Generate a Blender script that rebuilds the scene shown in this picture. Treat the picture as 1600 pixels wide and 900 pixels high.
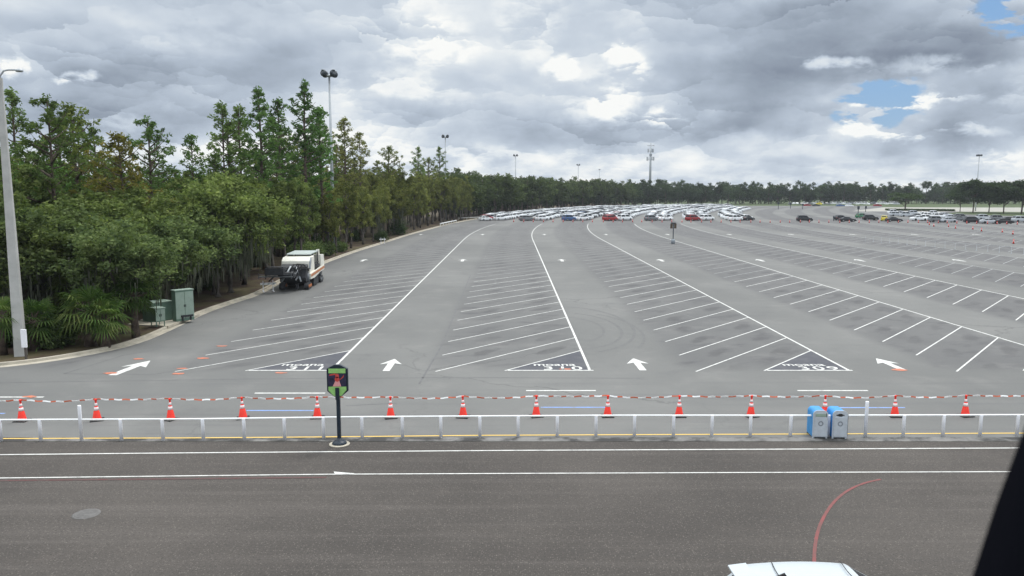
import bpy, math, random
import numpy as np
from mathutils import Vector, Matrix
R = math.radians
rnd = random.Random(7)

# ------------------------------------------------------------------ camera, world, sun, exposure
F = 1220.0; PITCH = math.atan(150 / F); H = 8.8
cp, sp = math.cos(PITCH), math.sin(PITCH)
def G(px, py, z=0.0):
    u = (px - 800) / F; v = (450 - py) / F
    dx, dy, dz = u, cp + v * sp, v * cp - sp
    t = (z - H) / dz
    return (dx * t, dy * t)
def zfor(y, py):
    v = (450 - py) / F
    return H + y * (v * cp - sp) / (cp + v * sp)
def xfor(px, y, z=0.0):
    return (px - 800) / F * (y * cp - (z - H) * sp)

for o in list(bpy.data.objects): bpy.data.objects.remove(o)
scene = bpy.context.scene
col = scene.collection
cam_d = bpy.data.cameras.new('camera'); cam = bpy.data.objects.new('camera', cam_d); col.objects.link(cam)
cam.location = (0, 0, H); cam.rotation_euler = (R(90) - PITCH, 0, 0)
cam_d.sensor_width = 36; cam_d.lens = 36 * F / 1600
cam_d.clip_start = 0.05; cam_d.clip_end = 12000
cam_d.dof.use_dof = True; cam_d.dof.focus_distance = 45; cam_d.dof.aperture_fstop = 5.0
scene.camera = cam
scene.view_settings.view_transform = 'Standard'; scene.view_settings.look = 'None'
scene.view_settings.exposure = 0.0; scene.view_settings.gamma = 1.0
scene.view_settings.use_curve_mapping = False

SUN_EL, SUN_AZ = R(58), R(35)        # azimuth clockwise from +Y
sun_d = bpy.data.lights.new('sun', 'SUN'); sun = bpy.data.objects.new('sun', sun_d); col.objects.link(sun)
sun_d.energy = 1.5; sun_d.angle = R(14); sun_d.color = (1.0, 0.96, 0.9)
sun.rotation_euler = (R(90) - SUN_EL, 0, -SUN_AZ + math.pi)
sun.rotation_euler = Vector((-math.sin(SUN_AZ) * math.cos(SUN_EL), -math.cos(SUN_AZ) * math.cos(SUN_EL), -math.sin(SUN_EL))).to_track_quat('-Z', 'Y').to_euler()

class NT:
    """small node-tree expression helper"""
    def __init__(s, nt): s.nt = nt; s.nt.nodes.clear()
    def n(s, t, **kw):
        d = s.nt.nodes.new(t)
        ins = kw.pop('ins', {})
        for k, v in kw.items(): setattr(d, k, v)
        for k, v in ins.items(): s.put(d.inputs[k], v)
        return d
    def put(s, sock, v):
        if isinstance(v, bpy.types.NodeSocket): s.nt.links.new(v, sock)
        elif v is not None: sock.default_value = v
    def m(s, op, a, b=None, c=None, clamp=False):
        d = s.nt.nodes.new('ShaderNodeMath'); d.operation = op; d.use_clamp = clamp
        s.put(d.inputs[0], a); s.put(d.inputs[1], b)
        if c is not None: s.put(d.inputs[2], c)
        return d.outputs[0]
    def mix(s, f, a, b, blend='MIX'):
        d = s.nt.nodes.new('ShaderNodeMix'); d.data_type = 'RGBA'; d.blend_type = blend
        s.put(d.inputs[0], f); s.put(d.inputs[6], a); s.put(d.inputs[7], b)
        return d.outputs[2]
    def vm(s, op, a, b):
        d = s.nt.nodes.new('ShaderNodeVectorMath'); d.operation = op
        s.put(d.inputs[0], a); s.put(d.inputs[1], b); return d.outputs[0]
    def noise(s, vec, scale, detail=4, rough=0.5, dist=0.0, dim='3D'):
        d = s.nt.nodes.new('ShaderNodeTexNoise'); d.noise_dimensions = dim
        s.put(d.inputs['Vector'], vec); d.inputs['Scale'].default_value = scale
        d.inputs['Detail'].default_value = detail; d.inputs['Roughness'].default_value = rough
        d.inputs['Distortion'].default_value = dist
        return d.outputs[0]
    def ramp(s, f, lo, hi, a=0.0, b=1.0, smooth=True):
        d = s.nt.nodes.new('ShaderNodeMapRange'); d.interpolation_type = 'SMOOTHSTEP' if smooth else 'LINEAR'
        s.put(d.inputs[0], f); s.put(d.inputs[1], lo); s.put(d.inputs[2], hi); s.put(d.inputs[3], a); s.put(d.inputs[4], b)
        return d.outputs[0]

def c3(r, g, b): return (r, g, b, 1.0)

def build_world():
    w = bpy.data.worlds.new('World'); scene.world = w; w.use_nodes = True
    T = NT(w.node_tree)
    tc = T.n('ShaderNodeTexCoord').outputs['Generated']
    sep = T.n('ShaderNodeSeparateXYZ', ins={0: tc})
    x, y, z = sep.outputs
    zc = T.m('MAXIMUM', z, 0.0)
    # position on the cloud sheets (perspective of a layer overhead)
    def layer(dz, c=0.36, sx=1.0):
        k = T.m('ADD', T.m('ADD', zc, dz), c)
        return T.n('ShaderNodeCombineXYZ', ins={0: T.m('MULTIPLY', T.m('DIVIDE', x, k), sx), 1: T.m('DIVIDE', y, k), 2: 3.1}).outputs[0]
    P0 = layer(0.0)
    def lumps(scale, off, warp_amt, wdet=4):
        """rounded cloud heads: brighter on the side of each head that faces the zenith"""
        wz = T.n('ShaderNodeTexNoise', noise_dimensions='2D'); wz.inputs['Scale'].default_value = scale * 1.6; wz.inputs['Detail'].default_value = wdet; wz.inputs['Roughness'].default_value = 0.6
        T.put(wz.inputs['Vector'], T.vm('ADD', P0, (off, off, 0)))
        p = T.vm('ADD', P0, T.vm('MULTIPLY', T.vm('SUBTRACT', wz.outputs['Color'], (0.5, 0.5, 0.5)), (warp_amt / scale, warp_amt / scale, 0.0)))
        q = T.vm('ADD', T.vm('MULTIPLY', p, (1, 1, 0)), (off * 3.1, off * 1.7, 0))
        v = T.n('ShaderNodeTexVoronoi', feature='F1', voronoi_dimensions='2D'); T.put(v.inputs['Vector'], q); v.inputs['Scale'].default_value = scale
        d = T.vm('SUBTRACT', v.outputs['Position'], q)
        nrm = T.n('ShaderNodeVectorMath', operation='NORMALIZE', ins={0: T.vm('MULTIPLY', P0, (1, 1, 0))}).outputs[0]
        dt = T.n('ShaderNodeVectorMath', operation='DOT_PRODUCT', ins={0: d, 1: nrm}).outputs['Value']
        return T.m('MULTIPLY', T.m('MULTIPLY', dt, scale), T.ramp(v.outputs['Distance'], 0.35, 0.8, 1.0, 0.35)), v.outputs['Distance']
    # horizontal tangent coordinates of the view ahead
    yy = T.m('MAXIMUM', y, 0.05)
    X = T.m('DIVIDE', x, yy); Z = T.m('DIVIDE', z, yy)
    front = T.ramp(y, 0.1, 0.4)
    wn = T.n('ShaderNodeTexNoise'); T.put(wn.inputs['Vector'], T.n('ShaderNodeCombineXYZ', ins={0: X, 1: Z, 2: 0.7}).outputs[0])
    wn.inputs['Scale'].default_value = 9.0; wn.inputs['Detail'].default_value = 6; wn.inputs['Roughness'].default_value = 0.6
    ws = T.n('ShaderNodeSeparateColor', ins={0: wn.outputs['Color']})
    Xw = T.m('ADD', X, T.m('MULTIPLY', T.m('SUBTRACT', ws.outputs[0], 0.5), 0.12))
    Zw = T.m('ADD', Z, T.m('MULTIPLY', T.m('SUBTRACT', ws.outputs[1], 0.5), 0.07))
    def blob(px, py, rx, ry, lo=1.0, hi=0.25):
        # smooth patch of sky centred on one bearing and height
        v = (450 - py) / F; dy = cp + v * sp; dz = v * cp - sp
        cx = ((px - 800) / F) / dy; cz = dz / dy
        a = T.m('DIVIDE', T.m('SUBTRACT', Xw, cx), rx / F); b = T.m('DIVIDE', T.m('SUBTRACT', Zw, cz), ry / F)
        r2 = T.m('ADD', T.m('MULTIPLY', a, a), T.m('MULTIPLY', b, b))
        return T.m('MULTIPLY', T.ramp(r2, lo * 1.6, hi * 0.2), front)
    def total(lst):
        acc = None
        for (px, py, rx, ry, s) in lst:
            t = T.m('MULTIPLY', blob(px, py, rx, ry), s)
            acc = t if acc is None else T.m('ADD', acc, t)
        return acc
    dark = total([(1430, 45, 230, 62, .95), (1500, 75, 130, 30, .35), (190, 150, 250, 60, .5), (1150, 150, 150, 65, .55), (1230, 195, 110, 30, .5), (230, 190, 150, 30, .35),
                  (520, 95, 130, 45, .35), (60, 60, 120, 40, .25), (700, 190, 160, 25, .35), (960, 215, 160, 28, .35),
                  (1380, 108, 120, 26, .55), (1560, 190, 110, 50, .45), (1460, 225, 120, 26, .45), (900, 50, 60, 40, .12)])
    light = total([(985, 100, 40, 34, .85), (868, 100, 30, 18, .8), (955, 160, 40, 35, .6), (1035, 185, 34, 14, .7), (1335, 180, 20, 22, .8), (1300, 100, 60, 12, .8),
                   (1500, 108, 120, 16, .7), (1430, 160, 70, 10, .7), (1430, 205, 120, 12, .85), (112, 124, 34, 9, .9), (10, 105, 22, 16, .8),
                   (640, 60, 70, 50, .25), (620, 140, 110, 25, .3), (420, 210, 70, 25, .5), (820, 30, 60, 60, .25), (300, 40, 100, 40, .15), (1560, 150, 60, 24, .4),
                   (170, 182, 60, 12, .35), (1565, 245, 80, 14, .4), (700, 245, 200, 16, .3), (900, 150, 60, 50, .3), (680, 65, 60, 45, .3)])
    fine = T.noise(P0, 6.0, 6, 0.58, dim='2D')
    big = T.noise(layer(0.0, 0.25), 1.1, 3, 0.5, dim='2D')
    mid = T.noise(T.vm('ADD', P0, (4.0, 2.0, 0)), 2.2, 4, 0.5, dim='2D')
    s1, d1 = lumps(2.3, 1.3, 0.7, 6); s2, d2 = lumps(5.0, 4.1, 0.7, 5); s3, d3 = lumps(11.0, 7.7, 0.6, 3)
    puff = T.ramp(mid, 0.40, 0.62, 0.25, 1.0)
    puff2 = T.ramp(T.noise(T.vm('ADD', P0, (9.0, 1.0, 0)), 1.8, 3, 0.5, dim='2D'), 0.42, 0.6, 0.25, 1.0)
    lum = T.m('ADD', 0.685, T.m('MULTIPLY', T.m('SUBTRACT', big, 0.5), 0.42))
    lum = T.m('ADD', lum, T.m('MULTIPLY', T.m('SUBTRACT', mid, 0.5), 0.34))
    lum = T.m('ADD', lum, T.m('MULTIPLY', T.m('MULTIPLY', s1, 0.16), puff2))
    lum = T.m('ADD', lum, T.m('MULTIPLY', T.m('MULTIPLY', s2, 0.15), puff))
    lum = T.m('ADD', lum, T.m('MULTIPLY', T.m('MULTIPLY', s3, 0.09), T.m('MULTIPLY', puff, puff2)))
    lum = T.m('ADD', lum, T.m('MULTIPLY', T.m('SUBTRACT', fine, 0.5), 0.20))
    lum = T.m('SUBTRACT', lum, T.m('MULTIPLY', dark, 0.24))
    lum = T.m('ADD', lum, T.m('MULTIPLY', T.m('MULTIPLY', light, 0.34), T.ramp(T.m('ADD', T.m('ADD', fine, T.m('MULTIPLY', s2, 0.22)), T.m('MULTIPLY', s3, 0.14)), 0.40, 0.62, 0.05, 1.15)))
    hz = T.ramp(zc, 0.0, 0.075, 1.0, 0.0)                      # paler towards the horizon
    lum = T.m('ADD', lum, T.m('MULTIPLY', hz, T.ramp(fine, 0.35, 0.65, 0.04, 0.15)))
    lum = T.m('MAXIMUM', lum, 0.2); 
    # colour: blue grey in the shade of the clouds, cream white where lit
    cr = T.n('ShaderNodeValToRGB', ins={0: T.m("SUBTRACT", T.m("MULTIPLY", lum, 1.36), 0.245)}); e = cr.color_ramp; e.interpolation = 'LINEAR'
    e.elements[0].position = 0.18; e.elements[0].color = c3(.20, .24, .31)
    e.elements[1].position = 0.95; e.elements[1].color = c3(.96, .97, .95)
    for p, c in ((.36, (.31, .365, .445)), (.52, (.445, .515, .61)), (.66, (.58, .65, .735)), (.8, (.76, .81, .85))):
        q = e.elements.new(p); q.color = c3(*c)
    cloud = cr.outputs[0]
    sky = T.n('ShaderNodeTexSky', sky_type='NISHITA', sun_disc=False, sun_elevation=SUN_EL, sun_rotation=SUN_AZ)
    blue_air = T.mix(0.55, T.mix(1.0, sky.outputs[0], c3(.085, .085, .085), 'MULTIPLY'), c3(.12, .36, .74))
    gap = T.m('MAXIMUM', blob(1378, 160, 82, 32), T.m('MULTIPLY', blob(1590, 18, 85, 34), 0.9))
    gap = T.m('MAXIMUM', gap, T.m('MULTIPLY', blob(1352, 184, 62, 18), 0.95))
    gap = T.m('MULTIPLY', gap, T.ramp(T.noise(T.n('ShaderNodeCombineXYZ', ins={0: T.m('MULTIPLY', X, 0.35), 1: Z, 2: 0.2}).outputs[0], 34, 5, 0.6), 0.44, 0.60, 1.0, 0.05))
    gap = T.ramp(gap, 0.12, 0.6)
    c = T.mix(gap, cloud, blue_air)
    # the deck is thinner and brighter overhead than near the horizon
    up = T.ramp(zc, 0.25, 0.9, 1.0, 3.4, smooth=False); up2 = T.ramp(zc, 0.25, 0.9, 1.0, 3.1, smooth=False)
    c = T.mix(1.0, c, T.n('ShaderNodeCombineColor', ins={0: up, 1: T.m('MULTIPLY', T.m('ADD', up, up2), 0.5), 2: up2}).outputs[0], 'MULTIPLY')
    back = T.ramp(z, -0.02, 0.0, 0.35, 1.0)
    bg = T.n('ShaderNodeBackground', ins={0: c, 1: back})
    out = T.n('ShaderNodeOutputWorld', ins={0: bg.outputs[0]})
    w.cycles.sampling_method = 'MANUAL'; w.cycles.sample_map_resolution = 256
build_world()

# ------------------------------------------------------------------ materials
MATS = {}
def mat(name, color, rough=0.7, metal=0.0, var=0.12, vscale=4.0, bump=0.0, bscale=30.0, spec=0.4, objcol=False, dirt=0.0):
    if name in MATS: return MATS[name]
    m = bpy.data.materials.new(name); m.use_nodes = True; T = NT(m.node_tree)
    co = T.n('ShaderNodeTexCoord').outputs['Object']
    nz = T.noise(co, vscale, 5, 0.6)
    f = T.ramp(nz, 0.3, 0.7, 1 - var, 1 + var, smooth=False)
    cf = T.n('ShaderNodeCombineColor', ins={0: f, 1: f, 2: f}).outputs[0]
    base = c3(*color)
    if objcol: base = T.n('ShaderNodeObjectInfo').outputs['Color']
    cc = T.mix(1.0, base, cf, 'MULTIPLY')
    if dirt:
        d = T.ramp(T.noise(co, vscale * 2.3, 6, 0.7, 0.5), 0.52, 0.7, 0.0, dirt)
        cc = T.mix(d, cc, c3(.10, .085, .07))
    b = T.n('ShaderNodeBsdfPrincipled', ins={'Base Color': cc, 'Roughness': rough, 'Metallic': metal, 'Specular IOR Level': spec})
    if bump:
        bp = T.n('ShaderNodeBump', ins={'Strength': bump, 'Distance': 0.02, 'Height': T.noise(co, bscale, 6, 0.6)})
        T.put(b.inputs['Normal'], bp.outputs[0])
    T.n('ShaderNodeOutputMaterial', ins={0: b.outputs[0]})
    MATS[name] = m; return m

def leaf_mat(name, cols, trans=0.3, rough=0.6):
    m = bpy.data.materials.new(name); m.use_nodes = True; T = NT(m.node_tree)
    g = T.n('ShaderNodeNewGeometry').outputs['Random Per Island']
    oi = T.n('ShaderNodeObjectInfo')
    co = T.n('ShaderNodeTexCoord').outputs['Object']
    cl = T.noise(T.vm('ADD', co, T.n('ShaderNodeCombineXYZ', ins={0: T.m('MULTIPLY', oi.outputs['Random'], 50.0)}).outputs[0]), 0.55, 3, 0.55)
    f = T.m('ADD', T.m('MULTIPLY', g, 0.45), T.m('MULTIPLY', T.ramp(cl, 0.3, 0.7), 0.55))
    cr = T.n('ShaderNodeValToRGB', ins={0: f}); e = cr.color_ramp
    e.elements[0].position = 0.0; e.elements[0].color = c3(*cols[0])
    e.elements[1].position = 1.0; e.elements[1].color = c3(*cols[-1])
    for i, c in enumerate(cols[1:-1]):
        q = e.elements.new((i + 1) / (len(cols) - 1)); q.color = c3(*c)
    v = T.ramp(oi.outputs['Random'], 0.0, 1.0, 0.85, 1.38, smooth=False)
    cc = T.mix(1.0, cr.outputs[0], T.n('ShaderNodeCombineColor', ins={0: v, 1: v, 2: v}).outputs[0], 'MULTIPLY')
    cc = T.mix(1.0, cc, oi.outputs['Color'], 'MULTIPLY')
    d = T.n('ShaderNodeBsdfDiffuse', ins={0: cc}); t = T.n('ShaderNodeBsdfTranslucent', ins={0: T.mix(1.0, cc, c3(1.0, 1.15, .6), 'MULTIPLY')})
    mx = T.n('ShaderNodeMixShader', ins={0: trans, 1: d.outputs[0], 2: t.outputs[0]})
    T.n('ShaderNodeOutputMaterial', ins={0: mx.outputs[0]})
    MATS[name] = m; return m

ROW0, PITCHX, STALL_W = -9.0, 12.87, 7.65
FRONT_Y = 38.0
def lot_material():
    m = bpy.data.materials.new('lot_asphalt'); m.use_nodes = True; T = NT(m.node_tree)
    co = T.n('ShaderNodeTexCoord').outputs['Object']
    s = T.n('ShaderNodeSeparateXYZ', ins={0: co}); x, y = s.outputs[0], s.outputs[1]
    big = T.noise(co, 0.045, 4, 0.55); mid = T.noise(co, 0.35, 6, 0.62); fine = T.noise(co, 9.0, 5, 0.7); grit = T.noise(co, 45.0, 3, 0.6)
    xw = T.m('ADD', x, T.m('MULTIPLY', T.m('SUBTRACT', mid, 0.5), 1.6))
    xw = T.m('SUBTRACT', xw, T.m('DIVIDE', T.m('POWER', T.m('MAXIMUM', T.m('SUBTRACT', y, 145.0), 0.0), 2.0), 1180.0))
    u = T.m('MODULO', T.m('ADD', xw, 500 * PITCHX + 9.0 + 8.9), PITCHX)          # 0..8.9 bays, rest the aisle
    bay = T.m('MULTIPLY', T.ramp(u, 0.2, 1.6), T.ramp(u, 8.2, 9.2, 1.0, 0.0))
    bay = T.m('MULTIPLY', bay, T.ramp(y, 37.0, 40.0))
    # darker drip patches in the middle of every bay
    stain = T.ramp(T.noise(T.n('ShaderNodeCombineXYZ', ins={0: T.m('ADD', x, T.m('MULTIPLY', y, -0.85)), 1: T.m('MULTIPLY', y, 1.0), 2: 0.0}).outputs[0], 0.5, 4, 0.6), 0.5, 0.72)
    base = T.mix(T.ramp(big, 0.3, 0.7), c3(.132, .133, .128), c3(.175, .175, .167))
    base = T.mix(T.m('MULTIPLY', T.m('MULTIPLY', bay, T.ramp(x, -10.0, 45.0, 0.40, 0.66)), 1.0), base, c3(.098, .097, .099))  # worn bays; the rise to the right partly paints in the window glass's dimming
    base = T.mix(T.m('MULTIPLY', T.m('MULTIPLY', bay, stain), 0.6), base, c3(.070, .068, .072))
    base = T.mix(T.m('MULTIPLY', T.ramp(mid, 0.5, 0.75), 0.24), base, c3(.26, .25, .235))
    base = T.mix(T.m('MULTIPLY', T.ramp(mid, 0.48, 0.25), 0.36), base, c3(.10, .10, .102))
    # oil drips under where the two cars of each bay stand
    a_ = T.m('SUBTRACT', 8.9, u)
    y0_ = T.m('ADD', y, T.m('MULTIPLY', a_, math.tan(R(49.8))))
    ph = T.m('FRACT', T.m('DIVIDE', T.m('SUBTRACT', y0_, FRONT_Y + 4.95), 3.88))
    dp = T.m('DIVIDE', T.m('MULTIPLY', T.m('SUBTRACT', ph, 0.5), 2.5), 0.55)
    da = T.m('DIVIDE', T.m('SUBTRACT', T.m('MODULO', a_, 3.82), 1.6), 0.95)
    r2_ = T.m('ADD', T.m('MULTIPLY', dp, dp), T.m('MULTIPLY', da, da))
    r2_ = T.m('ADD', r2_, T.m('MULTIPLY', T.m('SUBTRACT', T.noise(co, 1.6, 4, 0.6), 0.5), 1.8))
    drip = T.m('MULTIPLY', T.m('MULTIPLY', T.ramp(r2_, 1.1, 0.1), bay), T.ramp(T.noise(co, 0.22, 2, 0.5), 0.35, 0.6, 0.15, 1.0))
    base = T.mix(T.m('MULTIPLY', drip, 0.5), base, c3(.060, .058, .060))
    # long faint wear streaks in the cross lane in front of the rows
    st = T.noise(T.n('ShaderNodeCombineXYZ', ins={0: T.m('MULTIPLY', x, 0.06), 1: T.m('MULTIPLY', y, 1.4), 2: 4.0}).outputs[0], 1.0, 4, 0.6)
    base = T.mix(T.m('MULTIPLY', T.m('MULTIPLY', T.ramp(st, 0.5, 0.7), T.ramp(y, 37.5, 36.0)), 0.3), base, c3(.105, .105, .108))
    g = T.m('ADD', T.m('MULTIPLY', T.m('SUBTRACT', fine, 0.5), 0.22), T.m('MULTIPLY', T.m('SUBTRACT', grit, 0.5), 0.35))
    gf = T.m('ADD', 1.0, g)
    base = T.mix(1.0, base, T.n('ShaderNodeCombineColor', ins={0: gf, 1: gf, 2: gf}).outputs[0], 'MULTIPLY')
    # thin sealed cracks
    v = T.n('ShaderNodeTexVoronoi', feature='DISTANCE_TO_EDGE'); T.put(v.inputs['Vector'], T.vm('ADD', co, T.vm('MULTIPLY', T.n('ShaderNodeCombineXYZ', ins={0: mid, 1: big, 2: 0.0}).outputs[0], (6.0, 6.0, 0))))
    v.inputs['Scale'].default_value = 0.075
    crack = T.m('MULTIPLY', T.ramp(v.outputs['Distance'], 0.006, 0.002), T.ramp(big, 0.45, 0.6))
    base = T.mix(T.m('MULTIPLY', crack, 0.45), base, c3(.06, .06, .06))
    b = T.n('ShaderNodeBsdfPrincipled', ins={'Base Color': base, 'Roughness': 0.86, 'Specular IOR Level': 0.28})
    bp = T.n('ShaderNodeBump', ins={'Strength': 0.25, 'Distance': 0.01, 'Height': grit}); T.put(b.inputs['Normal'], bp.outputs[0])
    T.n('ShaderNodeOutputMaterial', ins={0: b.outputs[0]}); return m

def road_material():
    m = bpy.data.materials.new('road_asphalt'); m.use_nodes = True; T = NT(m.node_tree)
    co = T.n('ShaderNodeTexCoord').outputs['Object']
    s = T.n('ShaderNodeSeparateXYZ', ins={0: co}); x, y = s.outputs[0], s.outputs[1]
    big = T.noise(co, 0.12, 4, 0.55); mid = T.noise(co, 1.1, 6, 0.65)
    g1 = T.noise(co, 16.0, 3, 0.75); g2 = T.noise(co, 42.0, 2, 0.6)
    v = T.n('ShaderNodeTexVoronoi', feature='F1'); T.put(v.inputs['Vector'], co); v.inputs['Scale'].default_value = 19.0
    vc = T.n('ShaderNodeSeparateColor', ins={0: v.outputs['Color']}).outputs[0]
    st = T.noise(T.n('ShaderNodeCombineXYZ', ins={0: T.m('MULTIPLY', x, 0.05), 1: T.m('MULTIPLY', y, 1.5), 2: 0.0}).outputs[0], 1.0, 5, 0.62)
    base = T.mix(T.ramp(big, 0.32, 0.68), c3(.052, .046, .041), c3(.078, .069, .061))
    base = T.mix(T.m('MULTIPLY', T.ramp(st, 0.48, 0.70), 0.42), base, c3(.115, .102, .092))
    base = T.mix(T.m('MULTIPLY', T.ramp(st, 0.45, 0.25), 0.5), base, c3(.050, .047, .045))
    base = T.mix(T.m('MULTIPLY', T.ramp(mid, 0.55, 0.8), 0.3), base, c3(.115, .098, .086))
    chip = T.m('MULTIPLY', T.ramp(vc, 0.40, 0.95), T.ramp(v.outputs['Distance'], 0.45, 0.2))
    base = T.mix(T.m('MULTIPLY', chip, 0.62), base, c3(.185, .165, .145))
    pit = T.ramp(g1, 0.5, 0.3)
    base = T.mix(T.m('MULTIPLY', pit, 0.75), base, c3(.028, .026, .025))
    gf = T.m('ADD', 0.35, T.m('MULTIPLY', g2, 1.3))
    base = T.mix(1.0, base, T.n('ShaderNodeCombineColor', ins={0: gf, 1: gf, 2: gf}).outputs[0], 'MULTIPLY')
    b = T.n('ShaderNodeBsdfPrincipled', ins={'Base Color': base, 'Roughness': 0.85, 'Specular IOR Level': 0.3})
    bp = T.n('ShaderNodeBump', ins={'Strength': 0.5, 'Distance': 0.015, 'Height': g1}); T.put(b.inputs['Normal'], bp.outputs[0])
    T.n('ShaderNodeOutputMaterial', ins={0: b.outputs[0]}); return m

def two_tone(name, a, b_, scale, lo, hi, rough=0.9, detail=6, bump=0.4, grit=0.4, gscale=14):
    m = bpy.data.materials.new(name); m.use_nodes = True; T = NT(m.node_tree)
    co = T.n('ShaderNodeTexCoord').outputs['Object']
    n1 = T.noise(co, scale, detail, 0.62); n2 = T.noise(co, gscale, 4, 0.7)
    base = T.mix(T.ramp(n1, lo, hi), c3(*a), c3(*b_))
    gf = T.m('ADD', 1 - grit / 2, T.m('MULTIPLY', n2, grit))
    base = T.mix(1.0, base, T.n('ShaderNodeCombineColor', ins={0: gf, 1: gf, 2: gf}).outputs[0], 'MULTIPLY')
    b = T.n('ShaderNodeBsdfPrincipled', ins={'Base Color': base, 'Roughness': rough, 'Specular IOR Level': 0.25})
    bp = T.n('ShaderNodeBump', ins={'Strength': bump, 'Distance': 0.05, 'Height': n2}); T.put(b.inputs['Normal'], bp.outputs[0])
    T.n('ShaderNodeOutputMaterial', ins={0: b.outputs[0]}); MATS[name] = m; return m

def paint_mat(name, color, worn, wear=0.5, scale=3.0):
    """road paint, thinned by traffic so the asphalt shows through"""
    m = bpy.data.materials.new(name); m.use_nodes = True; T = NT(m.node_tree)
    co = T.n('ShaderNodeTexCoord').outputs['Object']
    n = T.m('ADD', T.m('MULTIPLY', T.noise(co, scale, 6, 0.7), 0.6), T.m('MULTIPLY', T.noise(co, 30, 3, 0.6), 0.4))
    f = T.ramp(n, 0.62 - 0.3 * wear, 0.80 - 0.25 * wear, 0.0, 0.75)
    base = T.mix(f, c3(*color), c3(*worn))
    b = T.n('ShaderNodeBsdfPrincipled', ins={'Base Color': base, 'Roughness': 0.75, 'Specular IOR Level': 0.3})
    T.n('ShaderNodeOutputMaterial', ins={0: b.outputs[0]}); MATS[name] = m; return m

M_lot = lot_material(); M_road = road_material()
M_mulch = two_tone('mulch', (.060, .038, .028), (.095, .082, .040), 0.35, .4, .65, gscale=5)
M_grass = two_tone('grass', (.045, .070, .024), (.080, .105, .040), 0.25, .35, .65)
M_terrain = two_tone('terrain', (.035, .055, .02), (.07, .08, .035), 0.02, .35, .65)
M_conc = two_tone('concrete', (.36, .33, .27), (.47, .43, .35), 1.2, .35, .65, bump=.15)
M_strip = two_tone('concrete_strip', (.055, .054, .052), (.21, .205, .195), 0.8, .40, .62, bump=.2)
M_paleroad = two_tone('pale_road', (.30, .29, .26), (.36, .35, .31), 0.1, .35, .65)
M_white = paint_mat('white_road_paint', (.64, .64, .61), (.2, .2, .2), 0.55)
M_whitefaint = paint_mat('worn_white_road_paint', (.36, .365, .36), (.24, .24, .24), 0.5, .4)
M_yellow = paint_mat('yellow_road_paint', (.74, .50, .13), (.3, .25, .15), 0.3)
M_blue = paint_mat('blue_road_paint', (.20, .34, .70), (.2, .21, .24), 0.7)
M_red = paint_mat('red_road_paint', (.23, .06, .06), (.10, .07, .062), 0.8, 1.5)
M_redfaint = paint_mat('faint_red_road_paint', (.11, .035, .035), (.08, .07, .065), 0.8)
M_orange = paint_mat('orange_mark_paint', (.75, .16, .05), (.2, .17, .15), 0.9, 6)
M_black = paint_mat('dark_lot_paint', (.064, .066, .078), (.115, .115, .12), 0.6, 0.9)
M_tyre = paint_mat('tyre_marks', (.100, .100, .100), (.14, .14, .135), 0.95, 2.5)
M_seam = paint_mat('asphalt_seam', (.105, .105, .105), (.15, .15, .15), 0.7, 1.0)
M_pvc = mat('white_plastic', (.80, .81, .84), .8, spec=.15, var=.05, dirt=.12, vscale=5)
M_rail = mat('white_rail', (.82, .83, .82), .4, var=.04)
M_coneo = mat('cone_orange', (.82, .035, .018), .5, var=.1, vscale=6, dirt=.12)
M_conew = mat('cone_white', (.82, .70, .70), .4, var=.06)
M_rubber = mat('black_rubber', (.025, .024, .024), .8, var=.2)
M_tapew = mat('tape_white', (.86, .86, .85), .5)
M_taper = mat('tape_red', (.58, .13, .06), .5)
M_navy = mat('navy_enamel', (.012, .022, .035), .4, var=.15)
M_postergreen = mat('poster_green', (.27, .52, .16), .5, var=.12, vscale=9)
M_posterdark = mat('poster_dark', (.025, .022, .055), .45, var=.5, vscale=6)
M_posterred = mat('poster_red', (.50, .06, .05), .5, var=.3, vscale=20)
M_posterpink = mat('poster_pink', (.68, .30, .30), .5, var=.2, vscale=20)
M_binblue = mat('bin_blue', (.045, .27, .60), .5, var=.12, dirt=.15)
M_bingrey = mat('bin_grey', (.47, .51, .55), .6, var=.12, dirt=.15, spec=.2)
M_bindark = mat('bin_dark', (.10, .11, .12), .5)
M_emblem = mat('emblem_grey', (.22, .24, .27), .5)
M_cabgreen = mat('cabinet_green', (.12, .20, .155), .55, var=.12, vscale=2, dirt=.2)
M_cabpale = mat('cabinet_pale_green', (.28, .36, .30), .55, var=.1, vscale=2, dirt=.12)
M_galv = mat('galvanised', (.38, .41, .43), .45, metal=.3, var=.1)
M_lamp = mat('lamp_dark', (.035, .045, .055), .5, var=.2)
M_pole = mat('concrete_pole', (.42, .42, .40), .85, var=.14, vscale=1.5, bump=.15)
M_bark = two_tone('pine_bark', (.060, .045, .036), (.13, .10, .08), 2.5, .35, .65, gscale=9)
M_barkgrey = two_tone('grey_bark', (.065, .057, .050), (.14, .125, .108), 2.0, .35, .65, gscale=9)
M_paint = mat('car_paint', (1, 1, 1), .32, var=.03, objcol=True, spec=.5)
M_glass = mat('car_glass', (.010, .013, .016), .3, var=.1, spec=.3)
M_chrome = mat('wheel_metal', (.35, .36, .37), .35, metal=.7)
M_lampglass = mat('lamp_lens', (.75, .76, .78), .2)
M_taillamp = mat('tail_lamp', (.35, .02, .02), .3)
M_canopy = mat('canopy_grey', (.42, .47, .45), .5, var=.08)
M_cream = mat('machine_cream', (.77, .75, .66), .5, var=.1, vscale=2.5, dirt=.25)
M_mgrey = mat('machine_grey', (.27, .30, .33), .5, var=.15, vscale=3)
M_mdark = mat('machine_dark', (.030, .032, .036), .6, var=.35, vscale=3, dirt=.25)
M_mmid = mat('machine_steel', (.14, .15, .16), .45, metal=.4, var=.3, vscale=5, dirt=.3)
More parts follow.
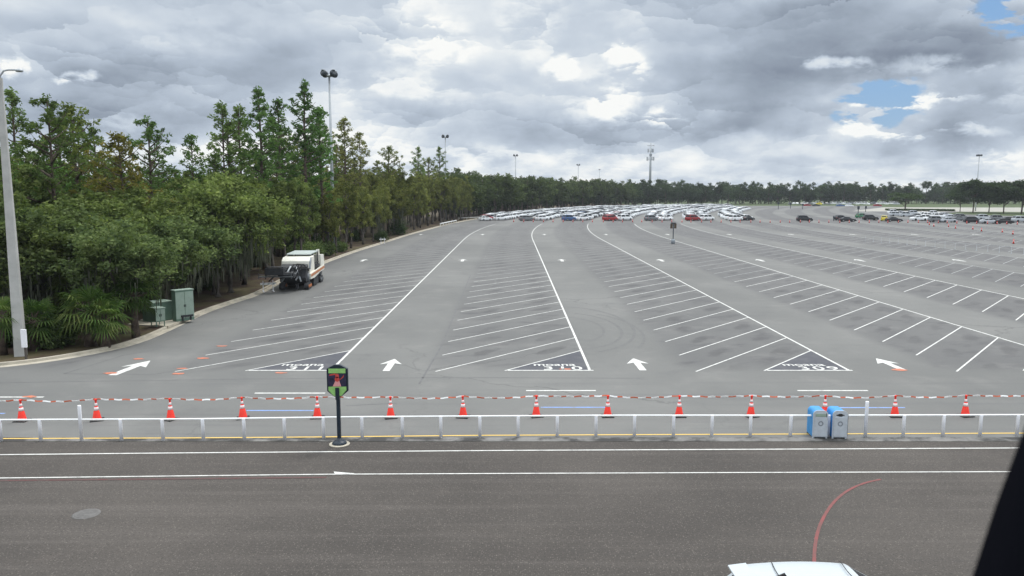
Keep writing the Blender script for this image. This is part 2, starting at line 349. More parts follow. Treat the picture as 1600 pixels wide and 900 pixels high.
M_morange = mat('machine_orange', (.48, .20, .09), .6, var=.45, dirt=.5, vscale=4)
M_rust = mat('rust_orange', (.36, .13, .05), .8, var=.3)
M_frame = mat('window_frame_black', (.004, .0045, .007), .9, var=.1, spec=.05)
M_dullbrown = mat('dull_brown', (.07, .05, .03), .6)
M_iron = mat('cast_iron', (.12, .115, .11), .6, var=.25, vscale=8)
M_leafpine = leaf_mat('pine_needles', [(.045, .070, .028), (.085, .125, .044), (.135, .190, .066), (.195, .255, .095)])
M_leafbroad = leaf_mat('broad_leaves', [(.040, .058, .030), (.080, .108, .048), (.135, .170, .070), (.21, .245, .105)])
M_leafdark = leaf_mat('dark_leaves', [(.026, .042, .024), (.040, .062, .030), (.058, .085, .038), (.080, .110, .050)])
M_palm = leaf_mat('palm_leaves', [(.028, .055, .018), (.05, .09, .025), (.09, .13, .04), (.15, .17, .06)])
M_moss = leaf_mat('moss_grey', [(.055, .060, .045), (.085, .09, .068), (.13, .14, .105)], trans=.2)
M_deadfrond = leaf_mat('dead_frond', [(.13, .08, .04), (.22, .14, .07), (.30, .21, .12)], trans=.2)

# ------------------------------------------------------------------ mesh helpers
class MB:
    def __init__(s): s.v = []; s.f = []; s.mi = []; s.sm = []
    def add(s, vs, fs, mi=0, smooth=False):
        o = len(s.v); s.v += [tuple(v) for v in vs]
        for f in fs: s.f.append([i + o for i in f]); s.mi.append(mi); s.sm.append(smooth)
        return s
    def box(s, c, d, mi=0, rz=0, taper=1.0, rx=0):
        hx, hy, hz = d[0] / 2, d[1] / 2, d[2] / 2
        vs = []
        for z, k in ((-hz, 1), (hz, taper)):
            for x, y in ((-hx, -hy), (hx, -hy), (hx, hy), (-hx, hy)): vs.append(Vector((x * k, y * k, z)))
        M = Matrix.Translation(c) @ Matrix.Rotation(rz, 4, 'Z') @ Matrix.Rotation(rx, 4, 'X')
        return s.add([M @ v for v in vs], [(3, 2, 1, 0), (4, 5, 6, 7), (0, 1, 5, 4), (1, 2, 6, 5), (2, 3, 7, 6), (3, 0, 4, 7)], mi)
    def tube(s, pts, rad, n=8, mi=0, cap=True, smooth=True):
        pts = [Vector(p) for p in pts]; N = len(pts)
        if not hasattr(rad, '__len__'): rad = [rad] * N
        vs = []; ref = Vector((0, 0, 1))
        for i, p in enumerate(pts):
            t = (pts[min(i + 1, N - 1)] - pts[max(i - 1, 0)]).normalized()
            a = t.cross(ref)
            if a.length < 1e-3: a = t.cross(Vector((0, 1, 0)))
            a.normalize(); b = t.cross(a)
            for k in range(n):
                an = 2 * math.pi * k / n
                vs.append(p + (a * math.cos(an) + b * math.sin(an)) * rad[i])
        fs = []
        for i in range(N - 1):
            for k in range(n):
                k2 = (k + 1) % n; fs.append((i * n + k, i * n + k2, (i + 1) * n + k2, (i + 1) * n + k))
        s.add(vs, fs, mi, smooth)
        if cap:
            o = len(s.v) - len(vs)
            s.f.append([o + k for k in range(n)][::-1]); s.mi.append(mi); s.sm.append(False)
            s.f.append([o + (N - 1) * n + k for k in range(n)]); s.mi.append(mi); s.sm.append(False)
        return s
    def lathe(s, prof, c=(0, 0, 0), n=20, mi=0, smooth=True):
        vs = []; fs = []
        for r, z in prof:
            for k in range(n):
                a = 2 * math.pi * k / n; vs.append((c[0] + r * math.cos(a), c[1] + r * math.sin(a), c[2] + z))
        for i in range(len(prof) - 1):
            for k in range(n):
                k2 = (k + 1) % n; fs.append((i * n + k, i * n + k2, (i + 1) * n + k2, (i + 1) * n + k))
        s.add(vs, fs, mi, smooth)
        o = len(s.v) - len(vs)
        s.f.append([o + k for k in range(n)][::-1]); s.mi.append(mi); s.sm.append(False)
        s.f.append([o + (len(prof) - 1) * n + k for k in range(n)]); s.mi.append(mi); s.sm.append(False)
        return s
    def prism(s, poly, axis, a, b, mi=0, smooth=False):
        """poly in the two other axes, extruded along axis from a to b"""
        def mk(p, t):
            return {'x': (t, p[0], p[1]), 'y': (p[0], t, p[1]), 'z': (p[0], p[1], t)}[axis]
        n = len(poly); vs = [mk(p, a) for p in poly] + [mk(p, b) for p in poly]
        s.add(vs, [(i, (i + 1) % n, n + (i + 1) % n, n + i) for i in range(n)], mi, smooth)
        o = len(s.v) - 2 * n
        s.f.append([o + i for i in range(n)][::-1]); s.mi.append(mi); s.sm.append(False)
        s.f.append([o + n + i for i in range(n)]); s.mi.append(mi); s.sm.append(False)
        return s
    def build(s, name, mats, parent=None, bevel=0.0, recalc=True):
        me = bpy.data.meshes.new(name); me.from_pydata(s.v, [], s.f)
        if not isinstance(mats, (list, tuple)): mats = [mats]
        for m in mats: me.materials.append(m)
        me.polygons.foreach_set('material_index', s.mi); me.polygons.foreach_set('use_smooth', s.sm)
        if recalc:
            import bmesh
            bm = bmesh.new(); bm.from_mesh(me); bmesh.ops.recalc_face_normals(bm, faces=bm.faces); 
            if bevel: bmesh.ops.bevel(bm, geom=[e for e in bm.edges if e.is_manifold and e.calc_face_angle(0) > 0.6], offset=bevel, segments=2, affect='EDGES', profile=0.6)
            bm.to_mesh(me); bm.free()
        me.update()
        o = bpy.data.objects.new(name, me); col.objects.link(o)
        if parent: o.parent = parent
        return o

def tag(o, label=None, cat=None, group=None, kind=None):
    if label: o['label'] = label
    if cat: o['category'] = cat
    if group: o['group'] = group
    if kind: o['kind'] = kind
    return o
def empty(name, loc, rz=0.0, label=None, cat=None, group=None):
    o = bpy.data.objects.new(name, None); col.objects.link(o); o.location = loc; o.rotation_euler = (0, 0, rz)
    o.empty_display_size = 0.2
    return tag(o, label, cat, group)
CHILD = {}
def copy_tree(o, parent=None):
    c = o.copy(); col.objects.link(c); c.parent = parent
    for ch in [x for x in list(o.children)]: copy_tree(ch, c)
    return c

def np_mesh(name, V, Fq, mats, mi=None, parent=None, link=True):
    """V (n,3), Fq (m,4) quads"""
    me = bpy.data.meshes.new(name)
    me.vertices.add(len(V)); me.vertices.foreach_set('co', np.asarray(V, dtype=np.float32).ravel())
    m = len(Fq); me.loops.add(m * 4); me.loops.foreach_set('vertex_index', np.asarray(Fq, dtype=np.int32).ravel())
    me.polygons.add(m); me.polygons.foreach_set('loop_start', np.arange(0, m * 4, 4, dtype=np.int32))
    me.polygons.foreach_set('loop_total', np.full(m, 4, dtype=np.int32))
    for q in (mats if isinstance(mats, (list, tuple)) else [mats]): me.materials.append(q)
    if mi is not None: me.polygons.foreach_set('material_index', np.asarray(mi, dtype=np.int32))
    me.update(calc_edges=True); me.validate()
    if not link: return me
    o = bpy.data.objects.new(name, me); col.objects.link(o)
    if parent: o.parent = parent
    return o

def leaves(C, size, rng, elong=1.0, updown=0.5):
    """random leaf quads at centres C"""
    n = len(C)
    a = rng.normal(size=(n, 3)); a[:, 2] *= updown; a /= np.linalg.norm(a, axis=1)[:, None]
    b = rng.normal(size=(n, 3)); b -= (b * a).sum(1)[:, None] * a; b /= np.linalg.norm(b, axis=1)[:, None]
    s = (size * rng.uniform(.6, 1.4, n))[:, None]
    A = a * s * elong; B = b * s
    V = np.stack([C - A, C - B * .55, C + A, C + B * .55], 1).reshape(-1, 3)
    return V, np.arange(n * 4).reshape(-1, 4)

# ------------------------------------------------------------------ setting: ground, lot, road
def sheet(name, poly, z, m, kind='structure', label=None):
    b = MB(); b.add([(p[0], p[1], z) for p in poly], [tuple(range(len(poly)))])
    o = b.build(name, m, recalc=False); tag(o, label, kind=kind)
    if o.data.polygons[0].normal.z < 0: o.data.flip_normals()
    return o
sheet('ground', [(-3500, -600), (3500, -600), (3500, 6000), (-3500, 6000)], -0.06, M_terrain)
sheet('parking_lot', [(-70, 27.05), (700, 27.05), (700, 505), (-70, 505)], 0.0, M_lot)
sheet('road', [(-300, -40), (300, -40), (300, 26.88), (-300, 26.88)], -0.004, M_road)
sheet('concrete_strip', [(-300, 26.88), (300, 26.88), (300, 27.35), (-300, 27.35)], 0.004, M_strip)

kerb_px = [(0, 573), (100, 560), (200, 540), (260, 515), (310, 490), (360, 473), (402, 460), (450, 432), (520, 405), (560, 391), (600, 379), (640, 366), (690, 353), (716, 347), (745, 342)]
kerb = [G(*p) for p in kerb_px]
kerb = [(-60, 34.5), (-40, 36.0), (-31, 37.4)] + kerb
def chaikin(p, n=2):
    for _ in range(n):
        q = [p[0]]
        for a, b in zip(p, p[1:]):
            q += [(a[0] * .75 + b[0] * .25, a[1] * .75 + b[1] * .25), (a[0] * .25 + b[0] * .75, a[1] * .25 + b[1] * .75)]
        q.append(p[-1]); p = q
    return p
def normals(p):
    out = []
    for i in range(len(p)):
        a = p[max(i - 1, 0)]; b = p[min(i + 1, len(p) - 1)]
        t = Vector((b[0] - a[0], b[1] - a[1])).normalized(); out.append((-t.y, t.x))
    return out
def sweep(p, prof, z0=0):
    """prof: (offset to the left, z)"""
    nn = normals(p); vs = []; k = len(prof)
    for q, n in zip(p, nn):
        for off, z in prof: vs.append((q[0] + n[0] * off, q[1] + n[1] * off, z + z0))
    fs = [(i * k + j, i * k + j + 1, (i + 1) * k + j + 1, (i + 1) * k + j) for i in range(len(p) - 1) for j in range(k - 1)]
    return vs, fs
def ribbon(b, p, w, z, mi=0):
    vs, fs = sweep(p, [(-w / 2, z), (w / 2, z)]); b.add(vs, fs, mi)
kerb_s = chaikin(kerb, 2)
b = MB(); vs, fs = sweep(kerb_s, [(-0.45, -.02), (-0.44, .012), (-0.02, .02), (0.0, .15), (.03, .165), (.17, .165), (.19, .12)]); b.add(vs, fs)
tag(b.build('kerb', M_conc), kind='structure')
back = [(-13, 262), (-4, 300), (6, 340), (21, 387), (35, 420), (50, 450), (66, 480), (80, 505)]
nk = normals(kerb_s); inner = [(p[0] + n[0] * .18, p[1] + n[1] * .18) for p, n in zip(kerb_s, nk)]
poly = inner + back + [(80, 900), (-500, 900), (-500, 30), (-60, 30)]
import bmesh
def filled(name, poly, z, m, zfun=None):
    bm = bmesh.new(); vs = [bm.verts.new((x, y, z)) for x, y in poly]
    es = [bm.edges.new((vs[i], vs[(i + 1) % len(vs)])) for i in range(len(vs))]
    bmesh.ops.triangle_fill(bm, edges=es, use_beauty=True)
    for f in bm.faces:
        if f.normal.z < 0: f.normal_flip()
    me = bpy.data.meshes.new(name); bm.to_mesh(me); bm.free(); me.materials.append(m)
    o = bpy.data.objects.new(name, me); col.objects.link(o); return tag(o, kind='structure')
filled('wood_floor', poly, 0.115, M_mulch)
# far verges and roads
sheet('grass_field', [(80.2, 505.2), (700, 505.2), (700, 900), (80.2, 900)], 0.02, M_grass)
sheet('far_road', [G(1330, 330.0), G(1700, 332.5), G(1700, 324.5), G(1380, 324.0)], 0.006, M_paleroad)
sheet('grass_verge', [G(1476, 334.0), G(1700, 341), G(1700, 331.8), G(1545, 331.0), G(1500, 331.2)], 0.03, M_grass)
sheet('far_grass', [G(1378, 323.5), G(1460, 324), G(1640, 324.2), G(1640, 320.5), G(1378, 320.2)], 0.012, M_grass)

# ------------------------------------------------------------------ painted markings
def path_dx(y, k=0):
    a = max(y - 145, 0); return a * a / 1180
def rowx(k, y): return ROW0 + PITCHX * k + path_dx(y, k)
ANG = R(49.8)
Z1, Z2, Z3 = 0.004, 0.008, 0.012
w = MB(); wf = MB()
for k in range(0, 14):
    tgt = w if k < 5 else wf
    p = [(rowx(k, y), y) for y in np.arange(FRONT_Y, 222, 4.0)]
    ribbon(tgt, p, 0.13, Z2)
    # front line of the end triangle
    a = 4.22; xr = rowx(k, FRONT_Y)
    tgt.box((xr - 1.95, FRONT_Y, Z2), (4.25, .15, .0005))
    y = FRONT_Y + 4.95; i = 0
    while y < 212:
        L = STALL_W / math.cos(ANG)
        sl = math.atan2(rowx(k, y + 2) - rowx(k, y - 2), 4.0)
        an = ANG - sl
        xr = rowx(k, y)
        if i == 0: L = 6.55
        x0, y0 = xr - L * math.cos(an), y - L * math.sin(an)
        nx, ny = -math.sin(an) * .044, math.cos(an) * .044
        (tgt if y < 88 else wf).add([(xr + nx, y + ny, Z1), (x0 + nx, y0 + ny, Z1), (x0 - nx, y0 - ny, Z1), (xr - nx, y - ny, Z1)], [(0, 1, 2, 3)])
        y += 3.88; i += 1
tag(w.build('bay_markings', M_white), kind='structure'); tag(wf.build('worn_bay_markings', M_whitefaint), kind='structure')
tri = MB()
for k in range(0, 14):
    xr = rowx(k, FRONT_Y)
    tri.add([(xr - 4.1, FRONT_Y + .06, Z1 - .002), (xr - .1, FRONT_Y + .06, Z1 - .002), (xr - .1, FRONT_Y + 4.75, Z1 - .002)], [(0, 1, 2)])
tag(tri.build('dark_end_panels', M_black), kind='structure')
# arrows
ar = MB()
def arrow(b, x, y, s=1.0, rz=0.0):
    M = Matrix.Translation((x, y, Z1)) @ Matrix.Rotation(rz, 4, 'Z')
    pts = [(-.17, -1.35), (.17, -1.35), (.17, .35), (.55, .12), (.02, 1.35), (-.02, 1.35), (-.55, .12), (-.17, .35)]
    V = [M @ Vector((p[0] * s, p[1] * s, 0)) for p in pts]
    b.add(V, [(0, 1, 2, 7), (2, 3, 4, 5, 6, 7)])
for px, py, rz, s in ((206, 574.5, -.10, 1.15), (610, 570, .0, .98), (997, 569, 0.02, .98), (1390, 569, .03, .98)):
    g = G(px, py); arrow(ar, g[0], g[1], s * 1.05, rz)
for k in range(-1, 9):
    for y in (101, 163):
        arrow(ar, rowx(k, y) + 2.6 + 0.0, y, 1.15)
tag(ar.build('direction_arrows', M_white), kind='structure')
# lane dashes, blue lines
b = MB()
for x0, x1, py in ((-40, 68, 620.5), (398, 508, 614.3), (822, 931, 610.3), (1246, 1356, 610.3), (1670, 1780, 610)):
    a = G(x0, py); c = G(x1, py); ribbon(b, [a, c], .15, Z1)
a, c = G(520, 739.5), G(553, 740.5)
b.add([(a[0], a[1] + .13, Z2), (c[0], c[1] + .04, Z2), (c[0], c[1] - .04, Z2), (a[0] + .1, a[1] - .1, Z2)], [(0, 1, 2, 3)])
tag(b.build('lane_dashes', M_white), kind='structure')
b = MB()
for x0, x1, py in ((845, 946, 636.5), (1288, 1414, 637), (385, 490, 641.5), (-30, 8, 646)):
    ribbon(b, [G(x0, py), G(x1, py)], .13, Z1)
tag(b.build('blue_lines', M_blue), kind='structure')
def pxline(pts, w_, m, name, z=Z1, extend=True):
    p = [G(*q) for q in pts]
    if extend:
        a, c = p[0], p[1]; p = [(a[0] - (c[0] - a[0]) / abs(c[0] - a[0]) * 120, a[1] - (c[1] - a[1]) / abs(c[0] - a[0]) * 120)] + p
        a, c = p[-1], p[-2]; p = p + [(a[0] + (a[0] - c[0]) / abs(a[0] - c[0]) * 120, a[1] + (a[1] - c[1]) / abs(a[0] - c[0]) * 120)]
    b = MB(); ribbon(b, p, w_, z); return tag(b.build(name, m), kind='structure')
pxline([(0, 710.5), (250, 708), (500, 706), (800, 703.8), (1200, 702), (1600, 700)], .085, M_white, 'edge_line')
pxline([(0, 747), (300, 743.5), (520, 741), (800, 739.8), (1100, 738.6), (1600, 737)], .07, M_white, 'lane_line')
pxline([(0, 685.5), (300, 684.5), (500, 683), (750, 680.5), (1100, 679), (1600, 677)], .09, M_yellow, 'yellow_line', z=0.009)
pxline([(0, 751), (300, 748), (510, 746)], .10, M_redfaint, 'faint_red_line', z=Z1, extend=False)
arc = [(1273, 900), (1272, 877), (1273, 855), (1277, 832), (1285, 811), (1297, 791), (1312, 775), (1330, 763), (1352, 754), (1376, 749)]
b = MB(); ribbon(b, chaikin([G(*q) for q in arc], 2), .085, Z1); tag(b.build('red_curve_marking', M_red), kind='structure')
# orange survey dabs
b = MB()
for px, py, s in ((172, 583, .36), (216, 561, .3), (278, 584, .34), (316, 560, .34), (347, 541, .32), (438, 583, .3), (885, 577, .33), (1404, 578, .4), (48, 620, .3), (285, 576, .25), (520, 586, .2)):
    g = G(px, py); n = 11
    V = [(g[0] + math.cos(i / n * 6.283) * s * (.7 + .6 * rnd.random()), g[1] + math.sin(i / n * 6.283) * s * .55 * (.6 + .7 * rnd.random()), Z3) for i in range(n)]
    b.add(V, [tuple(range(n))])
tag(b.build('orange_survey_marks', M_orange), kind='structure')
# tyre swirls and patch seams
b = MB()
for q_, (cx, cy, r, a0, a1, ww) in enumerate(((3.6, 50, 2.3, -70, 85, .16), (3.7, 50, 3.3, -80, 75, .2), (3.5, 51, 4.4, -75, 80, .2), (4.2, 49, 4.0, -40, 60, .16), (17, 60, 5, 120, 215, .2), (22.5, 62, 3.6, -60, 50, .2), (-6, 62, 3.2, 100, 190, .2), (-4.6, 76, 3.0, -50, 40, .2))):
    p = [(cx + r * math.cos(R(a)), cy + 2.0 * r * math.sin(R(a))) for a in np.linspace(a0, a1, 30)]
    ribbon(b, p, ww, .0022 + .00015 * q_)
tag(b.build('tyre_marks', M_tyre), kind='structure')
b = MB()
for pts in (((100, 584), (190, 556), (250, 545)), ((100, 584), (240, 585), (300, 575)), ((655, 600), (690, 540), (735, 430)), ((0, 598), (400, 592), (700, 590), (1000, 591)), ((540, 634), (620, 630))):
    ribbon(b, [G(*q) for q in pts], .09, .0028)
tag(b.build('patch_seams', M_seam), kind='structure')
# writing on the end panels
def text_mesh(name, body, size, loc, sx, sy, m, spacing=1.0):
    cu = bpy.data.curves.new(name, 'FONT'); cu.body = body; cu.size = size; cu.align_x = 'RIGHT'; cu.space_character = spacing
    cu.offset = 0.012
    o = bpy.data.objects.new(name, cu); col.objects.link(o)
    dg = bpy.context.evaluated_depsgraph_get(); me = bpy.data.meshes.new_from_object(o.evaluated_get(dg))
    bpy.data.objects.remove(o); bpy.data.curves.remove(cu)
    me.transform(Matrix.Diagonal((sx, sy, 1, 1))); me.materials.clear(); me.materials.append(m)
    q = bpy.data.objects.new(name, me); col.objects.link(q); q.location = loc
    return tag(q, kind='structure')
for k, num in ((0, '311'), (1, '310'), (2, '309')):
    xr = rowx(k, FRONT_Y)
    text_mesh('painted_row_number', num, 1.0, (xr - .32, FRONT_Y + .12, Z3), 1.15, 1.05, M_white, 1.25)
    text_mesh('painted_row_name', 'moana', .75, (xr - .62 - .12 * (k == 2), FRONT_Y + 1.02, Z3), 1.08, 1.05, M_white, 1.0)

# manhole cover
g = G(135, 803)
e = empty('manhole_cover', (g[0], g[1], 0), label='round grey manhole cover set in the brown road', cat='manhole cover')
b = MB(); b.lathe([(.36, -.01), (.36, .004), (.30, .004)], n=32); b.build('rim', M_iron, e)
b = MB(); b.lathe([(.29, -.01), (.29, .008), (.26, .008)], n=32)
for i in range(5): b.box((0, -.2 + i * .1, .010), (.4, .035, .006))
b.build('lid', M_iron, e)

# ------------------------------------------------------------------ fence, cones, tape
fx = [2, 64, 127.6, 190, 255, 318, 382, 445, 506, 566, 629, 689, 750, 809.6, 870.6, 931, 991, 1052, 1112, 1172, 1234.7, 1294, 1352, 1411, 1473, 1531, 1588.6]
def fy(px): return float(np.interp(px, [0, 320, 560, 950, 1300, 1600], [690.5, 689, 685.5, 683, 683, 682]))
fe = empty('post_and_rail_fence', (0, 27.2, 0), label='low white plastic post and rail fence along the road edge', cat='fence')
tops = []
fence_px = [-183, -122, -60] + fx + [1650, 1711, 1772]
for px in fence_px:
    x, y = G(px, fy(px) - 1); tall = px in (127.6, 1352)
    h = 1.30 if tall else .80
    tops.append((x, y))
    b = MB(); b.lathe([(.060, 0), (.060, h - .02), (.052, h)], (x, y - 27.2, 0), 14)
    o = b.build('post', M_pvc, fe)
    b = MB(); b.lathe([(.10, .003), (.09, .02)], (x, y - 27.2, 0), 14)
    if tall: o['label'] = 'taller post standing above the rail'
b = MB(); b.tube([(x, y - 27.2 + .02, .775) for x, y in tops], .036, 8); b.build('rail', M_rail, fe)

cone_px = [(36, 660), (151.5, 659), (267, 658), (380, 656), (497, 655), (611, 655), (725, 654), (837, 653), (948, 653), (1061, 653), (1173, 653), (1287, 653), (1397, 653), (1509.5, 652.5)]
def make_cone():
    e = empty('traffic_cone', (0, 0, 0))
    b = MB(); s = .19
    for z0, z1, w0, w1 in ((0, .035, .25, .245), (.035, .05, .22, .19)):
        b.add([(-w0, -w0, z0), (w0, -w0, z0), (w0, w0, z0), (-w0, w0, z0), (-w1, -w1, z1), (w1, -w1, z1), (w1, w1, z1), (-w1, w1, z1)],
              [(3, 2, 1, 0), (4, 5, 6, 7), (0, 1, 5, 4), (1, 2, 6, 5), (2, 3, 7, 6), (3, 0, 4, 7)])
    b.build('base', M_rubber, e)
    def rr(z): return .170 + (.036 - .170) * (z - .05) / (.72 - .05)
    b = MB(); b.lathe([(.18, .048), (rr(.075), .075), (rr(.72), .72), (.024, .73)], n=20); b.build('body', M_coneo, e)
    b = MB(); b.lathe([(rr(.42) + .004, .42), (rr(.55) + .004, .55)], n=20); b.build('reflective_collar', M_conew, e)
    b = MB(); b.lathe([(rr(.60) + .004, .60), (rr(.71) + .004, .71)], n=20); b.build('reflective_collar', M_conew, e)
    b = MB(); b.lathe([(.03, .72), (.036, .74), (.036, .80), (.055, .815), (.055, .865), (.03, .885)], n=12); b.build('tape_holder', M_coneo, e)
    return e
cone0 = make_cone(); first = True
side = ['leftmost', 'second from the left', 'third from the left', 'fourth from the left', 'just left of the navy sign post', 'just right of the navy sign post', 'second to the right of the navy sign', 'third to the right of the navy sign',
        'sixth from the right', 'fifth from the right', 'just left of the blue bins', 'half hidden behind the blue bins', 'just right of the blue bins', 'rightmost']
ctop = []
for (px, py), s in zip(cone_px, side):
    x, y = G(px, py - 2.5); o = cone0 if first else copy_tree(cone0); first = False
    o.location = (x + rnd.uniform(-.04, .04), y, 0.0); o.rotation_euler = (rnd.uniform(-.02, .02), rnd.uniform(-.025, .025), rnd.uniform(-.5, .5)); o.scale = (.96, .96, .97)
    tag(o, 'orange cone in the taped line, ' + s, 'traffic cone', 'large orange cones joined by red and white tape'); ctop.append((x, y))
x, y = ctop[0]; cl = [(x - 2.8, y, .84)] + [(a, b_, .84) for a, b_ in ctop] + [(ctop[-1][0] + 2.8, ctop[-1][1], .84)]
tp = MB(); acc = 0.0; seg = 0.14
for (a, c_) in zip(cl, cl[1:]):
    A, C = Vector(a), Vector(c_); L = (C - A).length; n = int(L / .1); sag = rnd.uniform(.02, .09)
    prev = None
    for i in range(n + 1):
        t = i / n; p = A.lerp(C, t); p.z -= sag * 4 * t * (1 - t) + .012 * math.sin(i * 1.3 + a[0])
        tw = 0.5 * math.sin(i * .23 + a[0] * 2)
        up = Vector((0, math.sin(tw), math.cos(tw))) * .026; th = Vector((0, math.cos(tw), -math.sin(tw))) * .004
        ring = [p - up - th, p - up + th, p + up + th, p + up - th]
        if prev:
            red = (acc % .55) < .24
            tp.add(prev + ring, [(0, 1, 5, 4), (1, 2, 6, 5), (2, 3, 7, 6), (3, 0, 4, 7)], 1 if red else 0)
            acc += L / n
        prev = ring
tag(tp.build('barrier_tape', [M_tapew, M_taper]), 'red and white barrier tape strung from cone to cone', 'barrier tape')

# ------------------------------------------------------------------ row sign with picture
gx, gy = G(530.5, 694.5)
e = empty('lane_sign', (gx, gy, 0), label='navy sign post with green and pink picture panel by the fence', cat='sign')
b = MB(); b.lathe([(.36, .0), (.36, .03), (.33, .035)], n=28); b.build('footing', M_conc, e)
b = MB(); b.lathe([(.255, .03), (.255, .07), (.20, .13), (.10, .16), (.085, .24)], n=24); b.build('base', M_navy, e)
b = MB(); b.box((0, 0, 1.15), (.125, .125, 2.0)); b.build('post', M_navy, e, bevel=.012)
zt = zfor(gy, 569.5); zb = zfor(gy, 619); hw = .365
zm, zl = zt - .14, zb + .20
outer = [(-hw, zl), (-.12, zb), (.12, zb), (hw, zl), (hw, zm), (.10, zt), (-.10, zt), (-hw, zm)]
b = MB(); b.prism(outer, 'y', -.07, .05); fr = b.build('sign_case', M_navy, e, bevel=.01)
iw = hw - .055
b = MB(); b.box((0, -.085, zm - .07), (iw * 1.9, .02, .16)); b.build('green_header', M_postergreen, e, bevel=.004)
z_a, z_b = zm - .165, zl + .17
b = MB(); b.box((0, -.083, (z_a + z_b) / 2), (iw * 2, .016, z_a - z_b)); pic = b.build('picture', M_posterdark, e)
# generic pink abstract bloom, standing in for the artwork
b = MB(); zc_ = (z_a + z_b) / 2
b.add([(-.03, -.095, zc_ + .06), (.06, -.095, zc_ + .02), (.14, -.095, z_b + .0), (-.16, -.095, z_b + .0), (-.06, -.095, zc_ - .02)], [(0, 1, 2, 3, 4)])
b.build('pink_shape', M_posterpink, pic)
b = MB()
for cx_, cz_, rx_, rz_ in ((0, zc_ + .15, .07, .08), (.0, zc_ + .03, .085, .09)):
    b.add([(cx_ + rx_ * math.cos(i * .628), -.099, cz_ + rz_ * math.sin(i * .628)) for i in range(10)], [tuple(range(10))])
b.add([(.03, -.097, zc_ - .05), (.22, -.097, zc_ + .10), (.25, -.097, zc_ + .20), (.19, -.097, zc_ + .12)], [(0, 1, 2, 3)])
b.add([(-.05, -.097, zc_ + .19), (-.27, -.097, zc_ + .15), (-.26, -.097, zc_ + .2), (-.05, -.097, zc_ + .24)], [(0, 1, 2, 3)])
b.build('red_shape', M_posterred, pic)
b = MB(); b.prism([(-iw, z_b - .01), (-iw, zl + .03), (-.13, zb + .03), (.13, zb + .03), (iw, zl + .03), (iw, z_b - .01)], 'y', -.095, -.07); b.build('green_footer', M_postergreen, e)
b = MB(); b.box((0, -.115, (zb + zl) / 2 + .02), (.13, .06, zl - zb + .22)); b.build('post_bracket', M_navy, e)

# ------------------------------------------------------------------ bins
def make_bin(px, py, label, slot):
    x, y = G(px, py); e = empty('litter_bin', (x, y + .36, 0), R(-3), label, 'bin', 'pair of blue and grey bins by the fence')
    W, D, Ht = .52, .68, 1.02
    def prof(w, zt_, r=.16, z0=.05):
        p = [(-w / 2, z0), (w / 2, z0)]
        for i in range(7): a = R(90 * i / 6); p.append((w / 2 - r + r * math.cos(a), zt_ - r + r * math.sin(a)))
        for i in range(7): a = R(90 + 90 * i / 6); p.append((-w / 2 + r + r * math.cos(a), zt_ - r + r * math.sin(a)))
        return p
    b = MB(); b.prism(prof(W - .02, Ht - .0), 'y', -D / 2 + .03, D / 2, smooth=False); b.build('blue_shell', M_binblue, e)
    b = MB(); b.prism(prof(W + .01, Ht + .015), 'y', -D / 2, -D / 2 + .035); b.build('front_rim', M_rail if False else M_bingrey, e)
    b = MB(); b.box((0, -D / 2 - .012, .44), (W - .09, .03, .72)); b.build('door_panel', M_bingrey, e, bevel=.008)
    for sx in (-1, 1):
        b = MB(); b.box((sx * (W / 2 - .03), -D / 2 + .05, .03), (.05, .08, .06)); b.build('foot', M_bingrey, e)
        b = MB(); b.box((sx * (W / 2 - .03), D / 2 - .08, .03), (.05, .08, .06)); b.build('foot', M_bindark, e)
    if slot == 'flap':
        b = MB(); b.box((.0, -D / 2 - .014, .865), (.36, .03, .11)); b.build('flap', M_cabpale, e, bevel=.005)
        b = MB(); b.box((.195, -D / 2 - .012, .865), (.022, .03, .14)); b.build('flap_edge', M_bindark, e)
    else:
        b = MB(); n = 20
        P = [(.15 * math.cos(i / n * 6.283), .875 + (.028 + .022 * (abs(math.cos(i / n * 6.283)) < .5)) * math.sin(i / n * 6.283)) for i in range(n)]
        b.prism(P, 'y', -D / 2 - .012, -D / 2 + .01); b.build('slot', M_rubber, e)
        b = MB(); b.box((W / 2 + .012, -D / 2 + .03, .5), (.02, .05, .8)); b.build('hinge', M_bindark, e)
    b = MB(); n = 24
    for i in range(n):
        a0, a1 = i / n * 6.283, (i + 1) / n * 6.283
        b.add([(r_ * math.cos(a), -D / 2 - .031, .56 + r_ * math.sin(a)) for r_, a in ((.05, a0), (.095, a0), (.095, a1), (.05, a1))], [(0, 1, 2, 3)])
    b.build('round_emblem', M_emblem, e)
make_bin(1282, 685.5, 'blue and grey bin with a flap opening, left of the pair', 'flap')
make_bin(1312.5, 686, 'blue and grey bin with a dark slot opening, right of the pair', 'slot')

# ------------------------------------------------------------------ poles, masts, tower
x, y = G(33, 559)
e = empty('street_lamp', (x, y, 0), label='tall square concrete lamp pole at the far left kerb', cat='street lamp')
b = MB(); vs = []
for z, r in ((0, .44), (15.2, .20)):
    for i in range(8): a = R(22.5 + 45 * i + 12); vs.append((r * math.cos(a) * (1 if i % 2 else 1), r * math.sin(a), z))
sq = []
for z, r in ((0.0, .27), (14.6, .125)):
    q = r * .82
    for p in ((-r, -q), (-q, -r), (q, -r), (r, -q), (r, q), (q, r), (-q, r), (-r, q)): sq.append((p[0], p[1], z))
b.add(sq, [(i, (i + 1) % 8, 8 + (i + 1) % 8, 8 + i) for i in range(8)] + [tuple(range(8, 16)), tuple(range(7, -1, -1))])
o = b.build('pole', M_pole, e); o.rotation_euler.z = R(20)
b = MB(); b.tube([(0, 0, 14.3), (.05, 0, 14.7), (.25, 0, 14.95), (.5, 0, 15.0), (.9, 0, 15.0)], .045, 8); b.build('arm', M_galv, e)
